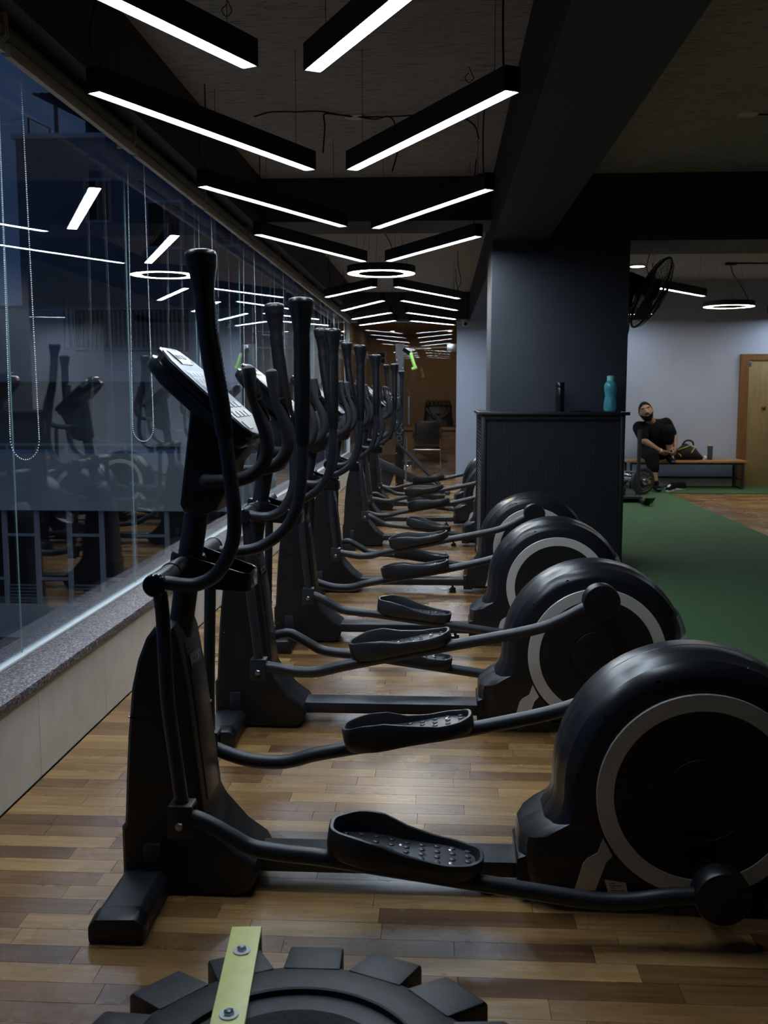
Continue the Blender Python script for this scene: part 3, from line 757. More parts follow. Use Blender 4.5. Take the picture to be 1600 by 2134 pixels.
strip_light((4.95, 10.07), (4.14, 11.13), 'unseen strip lamp added beyond the right edge to light the far wall', 'strip lamps of the turf area')  # added out of view, mirrors the lamp by the fan, helps light the wall
t = thing('downlight', 'round white ceiling light next to the top of the wall fan', 'ceiling light', (2.35, 12.45, ZS))
MB().lathe([(.085, -.028), (.095, -.020), (.095, 0), (.085, 0)], seg=24, closed=True).build('rim', 'white_plastic', t)
MB().lathe([(.086, -.026), (.086, -.002)], seg=24).build('lens', 'downlight', t)
MB().tube(crom([(.16, -.1, 0), (.16, -.12, -.2), (.20, -.15, -.42)], 6), .006, 6).build('cable', 'cable', t)

# ceiling boxes and loose wires
def ceil_box(c, label, wires):
    t = thing('ceiling_junction', label, 'junction box', (c[0], c[1], ZS))
    MB().lathe([(.058, 0), (.058, -.006), (.045, -.010), (.01, -.011)], seg=24).build('cover', 'white_plastic', t)
    for wv in wires: MB().tube(crom(wv, 6), .0042, 6).build('cable', 'cable', t)
ceil_box((-.50, 5.83), 'white round ceiling junction box with black cables hanging out', [
    [(-.02, -.03, -.01), (-.10, -.10, -.012), (-.19, -.16, -.012), (-.30, -.22, -.03), (-.42, -.30, -.05), (-.50, -.40, -.10)],
    [(-.01, -.04, -.01), (-.10, -.10, -.015), (-.155, -.16, -.03), (-.150, -.18, -.10), (-.16, -.19, -.24)],
    [(.02, -.03, -.01), (.12, -.05, -.03), (.20, -.10, -.03), (.24, -.14, -.10), (.25, -.16, -.22), (.22, -.17, -.34)],
    [(.03, -.02, -.01), (.20, -.06, -.02), (.38, -.12, -.03), (.55, -.2, -.05), (.66, -.26, -.12), (.69, -.28, -.20)]])
ceil_box((1.70, 5.90), 'white round ceiling plate with cable on the right bay slab', [[(.05, 0, -.006), (.3, .01, -.008), (.7, 0, -.008)]])
t = thing('ceiling_cable', 'black cable clipped along the ceiling towards the ring lamp by the door', 'cable', (3.42, 12.35, ZS))
MB().tube(crom([(0, 0, -.008), (.4, .0, -.012), (.9, .02, -.008), (1.6, 0, -.010)], 4), .009, 6).build('cable', 'cable', t)
MB().box(-.05, .07, -.03, .03, -.03, 0).build('clip_box', 'cable', t)
for i, (x_, y_) in enumerate([(-.86, 4.1), (-.62, 3.75), (-.30, 3.95), (-.98, 4.55), (.12, 5.0), (.05, 9.6), (-.9, 9.3)]):
    t = thing('wire_hook', ['bare hanging wire end on the slab, left of the first lamp pair', 'bare wire hook on the slab between the first lamps', 'bare wire loop on the slab right of the first lamps', 'bare wire loop near the window side edge beam', 'bare wire loop on the slab near the long beam', 'bare wire end on the slab beyond the ring lamp', 'bare wire end near the edge beam beyond the ring lamp'][i], 'wire', (x_, y_, ZS))
    MB().tube(crom([(0, 0, 0), (.012, 0, -.03), (.022, .0, -.055), (.0, 0, -.075), (-.018, 0, -.05), (0, 0, -.03)], 4), .0022, 5).build('hook', 'cable', t)

# ================================================================== BLINDS WITH CHAINS
bead = MB()
def chain_mesh(drop, width):
    mb = MB(); pts = []
    n = int(drop / .0070)
    for i in range(n): pts.append((0, -width / 2 * (1 - .25 * (1 - i / n)), -i * .0070))
    k = int(PI * width / 2 / .0070)
    for i in range(k + 1):
        a = PI * i / k; pts.append((0, -width / 2 * math.cos(a), -drop - width / 2 * 1.4 * math.sin(a)))
    for i in range(n): pts.append((0, width / 2 * (.75 + .25 * (i / n)) if False else width / 2 * (1 - .25 * (i / n)), -drop + i * .0070))
    pts = [(p[1], 0, p[2]) for p in pts]
    for p in pts:
        r_ = .0033
        mb.add([(p[0] + r_, p[1], p[2]), (p[0] - r_, p[1], p[2]), (p[0], p[1] + r_, p[2]), (p[0], p[1] - r_, p[2]), (p[0], p[1], p[2] + r_), (p[0], p[1], p[2] - r_)],
               [(0, 2, 4), (2, 1, 4), (1, 3, 4), (3, 0, 4), (2, 0, 5), (1, 2, 5), (3, 1, 5), (0, 3, 5)])
    return mb.mesh('bead_chain', smooth=False)
chm = chain_mesh(1.20, .100)
def make_blind():
    t = thing('roller_blind', 'x', 'blind', group='roller blinds along the window')
    MB().lathe([(.038, .012), (.038, 1.325)], (-1.425, 0, 2.432), (0, 1, 0), 20).build('fabric_roll', 'blind_roll', t)
    MB().lathe([(.022, .002), (.022, 1.335)], (-1.425, 0, 2.432), (0, 1, 0), 12).build('roller_tube', 'aluminium', t)
    MB().box(-1.405, -1.380, .015, 1.322, 2.350, 2.392).build('bottom_bar', 'blind_bar', t, bevel=.004)
    for y_ in (.004, 1.334):
        mb = MB(); mb.prism([(-1.47, 2.385), (-1.40, 2.385), (-1.382, 2.410), (-1.382, 2.478), (-1.47, 2.478)], y_ - .004, y_ + .004); mb.build('bracket', 'blind_bar', t)
    o = link('bead_chain', chm, 'chain_white', t, (-1.405, .055, 2.33)); o['kind'] = 'stuff'
    return t
bl = make_blind()
for k in range(10):
    y_ = 3.24 + 1.345 * (k - 1)
    if y_ + 1.34 > 15.6: break
    o = bl if k == 0 else copy_tree(bl)
    o.location = (0, y_, 0)
    o['label'] = ['rolled-up blind nearest the camera, its bead chain out of the picture', 'rolled-up blind whose white bead chain hangs at the left picture edge', 'rolled-up blind whose bead chain loop hangs left of the first console', 'third visible rolled-up blind, chain behind the nearest grip', 'fourth visible rolled-up blind along the window', 'fifth visible rolled-up blind along the window', 'sixth visible rolled-up blind along the window', 'seventh visible rolled-up blind along the window', 'last rolled-up blind before the office', 'rolled-up blind at the far end'][k]

# ================================================================== MESH CABINET AROUND THE PILLAR
t = thing('mesh_cabinet', 'black steel cabinet with wire mesh sides and shelf around the pillar', 'cabinet', (.77, 7.22, 0))
def L_(x_): return x_ - .77
def Ly(y_): return y_ - 7.22
for nm, x_, y_ in (('post', .298, 7.085), ('post', 1.268, 7.085), ('post', .298, 8.10)):
    MB().box(L_(x_ - .016), L_(x_ + .016), Ly(y_ - .016), Ly(y_ + .016), 0, 1.135).build('post', 'mesh_wire', t, bevel=.002)
for (a, b) in (((.298, 7.085), (1.268, 7.085)), ((.298, 7.085), (.298, 8.10))):
    for z_ in (.05, 1.12):
        MB().bar((L_(a[0]), Ly(a[1]), z_), (L_(b[0]), Ly(b[1]), z_), .025, .025).build('rail', 'mesh_wire', t)
MB().box(L_(.32), L_(1.26), Ly(7.110), Ly(7.118), .06, 1.11).build('front_panel', 'mesh_panel', t)
MB().box(L_(.316), L_(.322), Ly(7.12), Ly(8.08), .06, 1.11).build('side_panel', 'mesh_panel', t)
g = MB(); sp_ = .0272
for i in range(35):
    x_ = .316 + i * sp_; g.box(L_(x_ - .0022), L_(x_ + .0022), Ly(7.083), Ly(7.0875), .06, 1.11)
for i in range(39):
    z_ = .07 + i * sp_; g.box(L_(.31), L_(1.258), Ly(7.0785), Ly(7.083), z_ - .0022, z_ + .0022)
o = g.build('front_wire_mesh', 'mesh_wire', t, smooth=False); o['kind'] = 'stuff'
g = MB()
for i in range(36):
    y_ = 7.11 + i * sp_; g.box(L_(.296), L_(.3005), Ly(y_ - .0022), Ly(y_ + .0022), .06, 1.11)
for i in range(39):
    z_ = .07 + i * sp_; g.box(L_(.2915), L_(.296), Ly(7.10), Ly(8.085), z_ - .0022, z_ + .0022)
o = g.build('side_wire_mesh', 'tube_paint', t, smooth=False); o['kind'] = 'stuff'
MB().box(L_(.262), L_(1.312), Ly(7.045), Ly(7.358), 1.135, 1.158).box(L_(.262), L_(.352), Ly(7.358), Ly(8.12), 1.135, 1.158).build('shelf_top', 'mesh_wire', t, bevel=.003)
ZT = 1.158
t = thing('thermos_flask', 'slim black thermos flask standing on the pillar shelf', 'flask', (.842, 7.20, ZT))
MB().lathe([(.029, 0), (.031, .004), (.031, .165), (.030, .168)], seg=28).build('body', 'thermos', t)
MB().lathe([(.0295, .168), (.0295, .174), (.031, .176), (.031, .203), (.028, .208), (.01, .209)], seg=28).build('lid', 'thermos', t)
t = thing('water_bottle', 'translucent teal plastic water bottle on the pillar shelf', 'bottle', (1.197, 7.20, ZT))
b_ = MB().lathe([(.036, 0), (.042, .006), (.044, .02), (.0445, .055), (.041, .085), (.0385, .105), (.0405, .125), (.0455, .150), (.047, .172), (.045, .192), (.036, .208), (.027, .216), (.026, .222)], seg=32).build('body', 'teal_plastic', t)
for k in range(8):
    a = 2 * PI * k / 8
    pts = [(r_ * math.cos(a), r_ * math.sin(a), z_) for r_, z_ in ((.0432, .015), (.0437, .035), (.0427, .06), (.0400, .085))]
    MB().tube(pts, .0035, 6).build('rib', 'teal_plastic', b_)
MB().lathe([(.0275, .218), (.0275, .248), (.025, .253), (.008, .254)], seg=24).build('cap', 'bottle_cap', t)
t = thing('phone', 'black phone lying flat on the pillar shelf', 'phone', (.975, 7.17, ZT))
MB().box(-.075, .075, -.037, .037, .001, .010).build('body', 'thermos', t, bevel=.003)
MB().box(-.070, .070, -.034, .034, .0095, .0105).build('screen', 'black_gloss', t)

# ================================================================== WALL FAN
fc = Vector((1.605, 7.90, 2.055)); ax = Vector((.80, -.36, -.46)).normalized()
t = thing('wall_fan', 'large black wall fan with wire cage mounted on the pillar', 'fan', (1.337, 7.90, 2.05))
o_ = fc - Vector((1.337, 7.90, 2.05)); u_ = ax.orthogonal().normalized(); v_ = ax.cross(u_)
def fp(r_, h, a): return o_ + ax * h + (u_ * math.cos(a) + v_ * math.sin(a)) * r_
for nm, hs, rs in (('front_cage', (0, .03, .075, .095), (.285, .27, .15, .05)), ('rear_cage', (0, -.03, -.06, -.075), (.285, .27, .17, .06))):
    mb = MB()
    for k in range(44):
        a = 2 * PI * k / 44
        mb.tube([fp(r_, h, a) for r_, h in zip(rs, hs)], .0016, 4)
    for r_, h in ((.27, .03), (.21, .055), (.15, .075), (.10, .087)):
        hh = h if hs[-1] > 0 else -h * .8
        mb.tube([fp(r_, hh, 2 * PI * k / 40) for k in range(41)], .0016, 4)
    o = mb.build(nm, 'fixture_black', t); o['kind'] = 'stuff'
MB().tube([fp(.287, 0, 2 * PI * k / 48) for k in range(49)], .009, 8).build('rim', 'fixture_black', t)
MB().lathe([(.05, .088), (.055, .095), (.045, .103), (.01, .105)], o_, ax, 20).build('badge_cap', 'fixture_black', t)
for k in range(3):
    mb = MB(); a0 = 2 * PI * k / 3; rg = []
    for i in range(7):
        r_ = .05 + .20 * i / 6; wd = .25 + .38 * math.sin(PI * (.2 + .6 * i / 6))
        rg.append([fp(r_, .012 - .03, a0 - wd), fp(r_, .026, a0 + wd), fp(r_, .030, a0 + wd), fp(r_, .016 - .03, a0 - wd)])
    mb.loft(rg).build('blade', 'fixture_black', t)
MB().lathe([(.035, -.08), (.06, -.02), (.06, .03), (.03, .05)], o_, ax, 20).build('hub', 'fixture_black', t)
MB().lathe([(.04, -.235), (.075, -.22), (.082, -.11), (.06, -.07)], o_, ax, 24).build('motor', 'fixture_black', t)
MB().box(0, .015, -.06, .06, -.20, .02).build('wall_plate', 'fixture_black', t, bevel=.003)
MB().tube(crom([(.01, 0, -.12), (.07, 0, -.12), (.11, 0, -.04), tuple(o_ - ax * .17)], 5), .018, 10).build('arm', 'fixture_black', t)
MB().lathe([(.032, -.03), (.032, .03)], (.09, 0, -.08), (0, 1, 0), 14).build('tilt_knob', 'fixture_black', t)
MB().tube(crom([tuple(o_ - ax * .2), (.10, -.02, -.2), (.08, -.03, -.33), (.006, -.02, -.42)], 6), .005, 6).build('power_cable', 'cable', t)

# ================================================================== BENCH AND THINGS ON IT
BZ = .395
t = thing('bench', 'low wooden bench with black steel frame against the white wall', 'bench', (3.3, 13.8, 0))
MB().box(-.80, .80, -.23, .24, BZ - .028, BZ).build('seat_board', 'bench_wood', t, bevel=.004)
for x_ in (-.74, .74):
    for y_ in (-.20, .20):
        MB().box(x_ - .014, x_ + .014, y_ - .014, y_ + .014, .012, BZ - .028).build('leg', 'fixture_black', t)
    MB().box(x_ - .014, x_ + .014, -.20, .20, .012, .036).build('foot_bar', 'fixture_black', t)
    MB().box(x_ - .012, x_ + .012, -.20, .20, .125, .149).build('side_bar', 'fixture_black', t)
for y_ in (-.20, .20): MB().box(-.74, .74, y_ - .012, y_ + .012, BZ - .053, BZ - .0285).build('apron', 'fixture_black', t)
MB().box(-.74, .74, .188, .212, .125, .149).build('stretcher', 'fixture_black', t)
# gym bag
t = thing('gym_bag', 'black gym bag with lime yellow zips on the bench', 'bag', (3.36, 13.80, BZ))
mb = MB(); rg = []
for i in range(9):
    u = i / 8; x_ = -.175 + .36 * u
    hh = lerps([(0, .10), (.2, .19), (.40, .225), (.7, .17), (1, .06)], u); wd = lerps([(0, .07), (.3, .125), (.7, .125), (1, .07)], u)
    rg.append([(x_, wd * math.cos(a) * (1 if math.sin(a) > -.2 else .95), max(.004, hh * (.5 + .5 * math.sin(a)) if math.sin(a) > -.85 else .004)) for a in [2 * PI * k / 16 for k in range(16)]])
mb.loft(rg).build('body', 'bag_cloth', t, angle=70)
MB().tube(crom([(-.15, -.085, .14), (-.09, -.11, .165), (-.02, -.10, .19), (.03, -.06, .215)], 5), .006, 6).build('zip', 'bag_trim', t)
MB().tube(crom([(.075, -.085, .185), (.04, -.125, .14), (.01, -.135, .10)], 5), .006, 6).build('zip', 'bag_trim', t)
MB().tube(crom([(-.145, -.075, .09), (-.125, -.10, .07), (-.115, -.11, .05)], 4), .006, 6).build('zip', 'bag_trim', t)
MB().tube(crom([(-.08, 0, .20), (-.05, -.02, .25), (0, -.02, .265), (.05, -.02, .245), (.07, 0, .20)], 5), .012, 8).build('strap', 'bag_cloth', t)
t = thing('shaker_bottle', 'dark grey shaker bottle with lime lid on the bench', 'bottle', (3.655, 13.80, BZ))
MB().lathe([(.030, 0), (.034, .006), (.036, .09), (.033, .105), (.036, .12), (.036, .165)], seg=24).build('body', 'smoke_bottle', t)
MB().lathe([(.037, .165), (.037, .185), (.020, .190)], seg=24).build('collar', 'smoke_bottle', t)
MB().lathe([(.019, .188), (.019, .210), (.010, .214)], seg=16).build('lid', 'lime', t)
t = thing('tape_roll', 'small white roll lying beside the gym bag on the bench', 'roll', (3.565, 13.74, BZ))
MB().lathe([(.018, -.014), (.030, -.014), (.030, .014), (.018, .014)], (0, 0, .030), (.9, .4, 0), 20, True).build('roll', 'shoe_white', t)
# trainers on the turf
def shoe(loc, rz, lab):
    t = thing('training_shoe', lab, 'shoe', loc, rz, group='pair of shoes by the bench')
    mb = MB(); rg = []
    for i in range(10):
        u = i / 9; x_ = -.14 + .28 * u
        hh = lerps([(0, .085), (.25, .095), (.45, .085), (.7, .055), (1, .03)], u); wd = lerps([(0, .028), (.2, .038), (.5, .037), (.8, .045), (1, .022)], u)
        rg.append([(x_, wd * c, .022 + max(0, s_) * hh * .9) for c, s_ in [(math.cos(2 * PI * k / 14), math.sin(2 * PI * k / 14)) for k in range(14)]])
    mb.loft(rg).build('upper', 'cloth_black', t, angle=70)
    mb = MB(); o1 = []
    for k in range(24):
        a = 2 * PI * k / 24; c = math.cos(a); x_ = .15 * (abs(c) ** .8) * (1 if c > 0 else -1); o1.append((x_, (.040 + .008 * c) * math.sin(a)))
    mb.loft([[(x_, y_, z_) for x_, y_ in o1] for z_ in (.0, .026)]).build('sole', 'shoe_white', t, bevel=.004)
    mb = MB(); mb.bar((-.03, -.043, .032), (.07, -.044, .050), .004, .016); mb.build('side_stripe', 'shoe_white', t)
    mb = MB(); mb.bar((.02, 0, .085), (.09, 0, .058), .03, .008); mb.build('laces', 'shoe_white', t)
    return t
shoe((3.02, 13.28, .012), math.radians(238), 'black and white training shoe nearer the camera, beside the seated man')
shoe((3.13, 13.47, .012), math.radians(190), 'black and white training shoe further back, tipped behind its pair')

# ================================================================== SLED, PLATES, LOADED HANDLE
t = thing('push_sled', 'black steel push sled with upright pole standing on the turf', 'sled', (2.05, 12.0, .012))
MB().tube([(.315, .08, .03), (.315, .08, .845)], .024, 16).build('upright_pole', 'sled_steel', t)
MB().tube([(-.30, .08, .03), (-.30, .08, .845)], .024, 16).build('upright_pole', 'sled_steel', t)
MB().lathe([(.033, 0), (.033, .16)], (.315, .08, .02), (0, 0, 1), 16).build('pole_socket', 'sled_steel', t)
for x_ in (.315, -.30):
    MB().bar((x_, -.48, .03), (x_, .75, .03), .07, .04).build('skid', 'sled_steel', t, bevel=.004)
    MB().bar((x_, -.48, .03), (x_ + .01, -.60, .10), .11, .012).build('skid_tip', 'sled_steel', t)
MB().box(-.30, .315, -.20, .30, .045, .075).build('deck', 'sled_steel', t, bevel=.004)
MB().tube([(0, .05, .07), (0, .05, .36)], .024, 14).build('plate_peg', 'sled_steel', t)
for i, (r_, z0, h_) in enumerate([(.16, .0755, .045), (.165, .1225, .05), (.15, .180, .04), (.19, .224, .035)]):
    o = thing('weight_plate', ['rubber plate at the bottom of the stack on the sled', 'second rubber plate from the bottom of the sled stack', 'third rubber plate from the bottom of the sled stack', 'widest rubber plate lying on top of the sled stack'][i], 'weight plate', (2.05, 12.05, .012 + z0), group='rubber plates stacked on the sled')
    MB().lathe([(.026, .004), (r_ * .45, .004), (r_ * .5, .0), (r_ - .006, 0), (r_, .008), (r_, h_ - .008), (r_ - .006, h_), (r_ * .5, h_), (r_ * .45, h_ - .004), (.026, h_ - .004)], seg=40, closed=True).build('disc', 'plate_iron', o, angle=40)
t = thing('loaded_carry_frame', 'chrome carry frame loaded with two black weight plates beside the bench', 'weight frame', (2.56, 12.85, .012))
axd = Vector((-.42, .90, .0)).normalized(); pr_ = .172
plates = []
for d_ in (-.02, .62):
    p = axd * d_ + Vector((0, 0, pr_))
    po = MB().lathe([(.030, -.022), (.060, -.022), (.066, -.012), (.130, -.012), (.138, -.022), (pr_ - .006, -.022), (pr_, -.014), (pr_, .014), (pr_ - .006, .022), (.138, .022), (.130, .012), (.066, .012), (.060, .022), (.030, .022)], p, axd, 48, True).build('weight_plate', 'plate_iron', t, angle=40)
    plates.append((p, po))
MB().tube([axd * -.16 + Vector((0, 0, pr_)), axd * .78 + Vector((0, 0, pr_))], .0255, 16).build('sleeve', 'chrome', t)
MB().lathe([(.045, 0), (.045, .03), (.030, .034)], axd * -.075 + Vector((0, 0, pr_)), axd, 20).build('collar', 'chrome', t)
MB().tube([axd * -.055 + Vector((.0, 0, pr_)), axd * -.055 + Vector((.09, .02, pr_ + .055))], .010, 10).build('collar_lever', 'chrome', t)
sd = axd.cross(Vector((0, 0, 1)))
for q in (-1, 1):
    MB().tube(crom([axd * .05 + Vector((0, 0, pr_)), axd * .05 + sd * .13 * q + Vector((0, 0, pr_ + .06)), axd * .10 + sd * .15 * q + Vector((0, 0, pr_ + .075)), axd * .50 + sd * .15 * q + Vector((0, 0, pr_ + .075)), axd * .56 + sd * .13 * q + Vector((0, 0, pr_ + .06)), axd * .56 + Vector((0, 0, pr_))], 5), .016, 12).build('side_rail', 'chrome', t)
nf = -axd; ux = Vector((0, 0, 1)).cross(nf).normalized()
for word, a0, st_ in (('MATRIX', 128, -15.5), ('FITNESS', 226, 15.0)):
    for i, chh in enumerate(word):
        a = math.radians(a0 + st_ * i); rr_ = .107
        me_ = textmesh(chh, .034, .0006, 'letter_grey')
        p = plates[0][0] + nf * .0128 + ux * (rr_ * math.cos(a)) + Vector((0, 0, rr_ * math.sin(a)))
        lo = link('lettering', me_, None, plates[0][1])
        rot = a - PI / 2 if word == 'MATRIX' else a + PI / 2
        X = ux * math.cos(rot) + Vector((0, 0, math.sin(rot))); Yv = nf.cross(X)
        lo.matrix_local = Matrix(((X.x, Yv.x, nf.x, p.x), (X.y, Yv.y, nf.y, p.y), (X.z, Yv.z, nf.z, p.z), (0, 0, 0, 1)))
# ================================================================== SEATED MAN
PJ = {'hipC': (2.907, 13.78, .526), 'chest': (2.853, 13.64, .780), 'neckb': (2.803, 13.55, .911), 'head': (2.696, 13.45, 1.059),
      'shR': (2.665, 13.54, .838), 'elR': (2.680, 13.40, .674), 'wrR': (2.892, 13.36, .540), 'haR': (2.950, 13.385, .513),
      'shL': (2.995, 13.62, .884), 'elL': (3.118, 13.60, .720), 'wrL': (3.118, 13.50, .580), 'haL': (3.105, 13.455, .525),
      'hipL': (2.995, 13.76, .52), 'knL': (3.005, 13.44, .800), 'anL': (3.035, 13.48, .517), 'heL': (3.042, 13.555, .437), 'toL': (3.062, 13.36, .395),
      'hipR': (2.800, 13.76, .52), 'knR': (2.752, 13.32, .470), 'cufR': (2.788, 13.25, .262), 'anR': (2.817, 13.22, .117), 'heR': (2.825, 13.26, .062), 'toR': (2.826, 13.07, .056)}
PO = Vector((2.907, 13.78, .012))
J = {k: Vector(v) - PO for k, v in PJ.items()}
man = thing('person', 'seated man in black t-shirt and trousers pulling on a sock on the bench', 'person', PO)
up_ = (Vector((2.674, 13.45, 1.160)) - Vector((2.731, 13.40, .955))).normalized()
fw_ = Vector((-.10, -1, -.06)); fw_ = (fw_ - up_ * fw_.dot(up_)).normalized(); rt_ = fw_.cross(up_).normalized() * -1
hc = J['head'] + Vector((.012, 0, -.012)); HS = 1.16
def hp_(x_, y_, z_): return hc + (rt_ * x_ - fw_ * y_ + up_ * z_) * HS          # x to picture right, y backwards, z up
def ell(th_, az, a=.077, b=.098, c=.118, dy=0, dz=0):
    return hp_(a * math.sin(th_) * math.sin(az), -b * math.sin(th_) * math.cos(az) + dy, c * math.cos(th_) + dz)
bd = MB()
hd = []
for i in range(1, 14):
    th_ = PI * i / 14
    k_ = 1 - .20 * max(0, (th_ - 1.75)) / 1.4
    hd.append([ell(th_, 2 * PI * k / 20, .076 * k_, .096 * k_) for k in range(20)])
bd.loft(hd)
bd.capsule(J['neckb'], hc + up_ * -.05, .062, .060)
bd.capsule(hp_(0, -.092, .016), hp_(0, -.108, -.020), .010, .016)           # nose
bd.capsule(hp_(-.014, -.100, -.024), hp_(.014, -.100, -.024), .009, .009)
bd.capsule(hp_(-.04, -.082, .038), hp_(.04, -.082, .038), .012, .012)         # brow
for q in (-1, 1): bd.capsule(hp_(q * .077, .012, .022), hp_(q * .076, .010, -.018), .013, .010)   # ears
bd.capsule(J['hipC'], J['chest'], .13, .135); bd.capsule(J['chest'], J['neckb'], .12, .06)
bd.capsule(J['shR'], J['shL'], .06, .06)
for s_, (sh, el, wr, ha) in {'R': ('shR', 'elR', 'wrR', 'haR'), 'L': ('shL', 'elL', 'wrL', 'haL')}.items():
    bd.capsule(J[sh], J[el], .055, .046); bd.capsule(J[el], J[wr], .045, .027)
    d = (J[ha] - J[wr]).normalized(); tgt = J['anL']
    sdv = d.cross((tgt - J[ha]).normalized()).normalized() if (tgt - J[ha]).length > .01 else Vector((0, 1, 0))
    pal = (tgt - J[ha]).normalized()
    kn = J[wr] + d * .085
    bd.capsule(J[wr], J[wr] + d * .03, .027, .029)
    for j in range(4):                                        # palm rays and curled fingers
        off = sdv * (-.030 + .020 * j); ln = (.066, .078, .074, .058)[j]
        k0 = kn + off; k1 = k0 + (d * .75 + pal * .45).normalized() * ln * .5; k2 = k1 + (d * .1 + pal).normalized() * ln * .35; k3 = k2 + (pal * .8 - d * .6).normalized() * ln * .28
        bd.capsule(J[wr] + off * .6 + d * .02, k0, .016, .0125, 8); bd.capsule(k0, k1, .0110, .0100, 8); bd.capsule(k1, k2, .0100, .0092, 8); bd.capsule(k2, k3, .0092, .0080, 8)
    t0 = J[wr] + d * .028 + sdv * -.030; t1 = t0 + (d * .6 - sdv * .35 + pal * .5).normalized() * .045; t2 = t1 + (d * .6 + pal * .7).normalized() * .034
    bd.capsule(t0, t1, .0145, .0118, 8); bd.capsule(t1, t2, .0115, .0092, 8)
bd.capsule(J['hipL'], J['knL'], .085, .06); bd.capsule(J['knL'], J['anL'], .055, .036); bd.capsule(J['anL'], J['heL'], .036, .034); bd.capsule(J['heL'], J['toL'], .034, .030)
bd.capsule(J['hipR'], J['knR'], .085, .06); bd.capsule(J['knR'], J['cufR'], .058, .050); bd.capsule(J['cufR'], J['anR'], .050, .034); bd.capsule(J['anR'], J['heR'], .034, .036); bd.capsule(J['heR'], J['toR'], .036, .028)
bd.capsule(J['hipL'], J['hipR'], .10, .10)
link('body', remesh(bd, .0065, 3, .5), 'skin_tone', man)
# clothes
sh = MB()
sh.capsule(J['hipC'] + Vector((-.02, -.03, .03)), J['chest'] + Vector((0, -.01, 0)), .158, .182, 20); sh.capsule(J['chest'], J['neckb'] + Vector((.01, .02, -.035)), .165, .085, 20)
sh.capsule(J['shR'] + Vector((.01, 0, -.01)), J['shL'] + Vector((-.01, 0, -.02)), .094, .100, 16)
sh.capsule(J['shR'] + Vector((-.02, 0, 0)), J['shR'].lerp(J['elR'], .74), .092, .078, 16); sh.capsule(J['shL'] + Vector((.012, 0, 0)), J['shL'].lerp(J['elL'], .70), .092, .074, 16)
sh.capsule(J['chest'] + Vector((.06, -.06, -.03)), J['hipC'] + Vector((.02, -.10, .12)), .12, .12, 16)
link('t_shirt', remesh(sh, .011, 6, .6), 'cloth_black', man)
pn = MB()
pn.capsule(J['hipL'], J['hipR'], .128, .128, 16)
pn.capsule(J['hipL'], J['knL'], .118, .090, 16); pn.capsule(J['knL'], J['knL'].lerp(J['anL'], .42), .090, .076, 16)
pn.capsule(J['hipR'], J['knR'] + Vector((.02, 0, 0)), .118, .098, 16); pn.capsule(J['knR'] + Vector((.02, 0, -.01)), J['cufR'] + Vector((.0, .01, .055)), .100, .080, 16)
link('trousers', remesh(pn, .011, 5, .6), 'cloth_black', man)
for (an, he, to) in (('anL', 'heL', 'toL'), ('anR', 'heR', 'toR')):
    sk = MB(); a0 = J[an] + (J[an] - J[he]).normalized() * -.01
    if an == 'anR': a0 = J[an] + Vector((-.004, .004, .012))
    sk.capsule(a0, J[an], .044, .043); sk.capsule(J[an], J[he], .043, .042); sk.capsule(J[he], J[to], .042, .036)
    sk.capsule(J[he].lerp(J[to], .5) + Vector((-.008, 0, 0)), J[to] + Vector((.008, .01, 0)), .038, .036)
    so = link('sock', remesh(sk, .008, 3, .5), 'cloth_black', man)
    e1 = MB(); e1.sphere(J[to] + Vector((0, -.022, .002)), .026, 12, 8, (1.15, .6, .55)); e1.build('toe_patch', 'sock_blue', so)
dW = (J['haR'] - J['wrR']).normalized()
MB().lathe([(.030, -.004), (.034, -.004), (.034, .006), (.030, .006)], J['wrR'] - dW * .005, dW, 20, True).build('wristband', 'shoe_white', man)
# hair, beard, face
def shell(lo, hi, sc_, n_az, az0, az1, name, m, seg=7):
    mb = MB(); g0 = []
    for i in range(n_az + 1):
        az = az0 + (az1 - az0) * i / n_az
        g0.append([ell(lo(az) + (hi(az) - lo(az)) * j / seg, az, .077 * sc_, .098 * sc_, .118 * sc_) for j in range(seg + 1)])
    n = seg + 1
    vv = [p for r_ in g0 for p in r_]; ff = [(i * n + j, (i + 1) * n + j, (i + 1) * n + j + 1, i * n + j + 1) for i in range(n_az) for j in range(seg)]
    inner = [hc + (p - hc) * .93 for p in vv]; k = len(vv)
    ff2 = [tuple(a + k for a in f) for f in ff]
    ed = []
    for i in range(n_az): ed += [(i * n, (i + 1) * n, (i + 1) * n + k, i * n + k), (i * n + seg, (i + 1) * n + seg, (i + 1) * n + seg + k, i * n + seg + k)]
    mb.add(vv + inner, ff + ff2 + ed); return mb.build(name, m, man, angle=80)
shell(lambda a: .02, lambda a: .84 + .95 * (1 - math.cos(a)) / 2 + .16 * math.sin(a) ** 2, 1.055, 32, 0, 2 * PI, 'hair', 'hair_black')
shell(lambda a: 2.16 - .42 * min(1, abs(a) / 1.25) ** 1.5, lambda a: 2.86, .985, 20, -1.45, 1.45, 'beard', 'hair_black')
for q in (-1, 1):
    MB().sphere(hp_(q * .031, -.081, .012), .0105, 10, 6, (1.25, .5, .62)).build('eye', 'eye_white', man)
    MB().sphere(hp_(q * .031, -.0865, .012), .0055, 8, 6).build('iris', 'eye_dark', man)
    MB().tube([hp_(q * .012, -.094, .030), hp_(q * .03, -.094, .037), hp_(q * .05, -.084, .032)], .0048, 6).build('eyebrow', 'hair_black', man)
MB().tube([hp_(-.026, -.088, -.044), hp_(0, -.097, -.038), hp_(.026, -.088, -.044)], .0058, 6).build('moustache', 'hair_black', man)
MB().sphere(hp_(0, -.084, -.060), .014, 10, 6, (1.2, .45, .5)).build('mouth', 'lip', man)

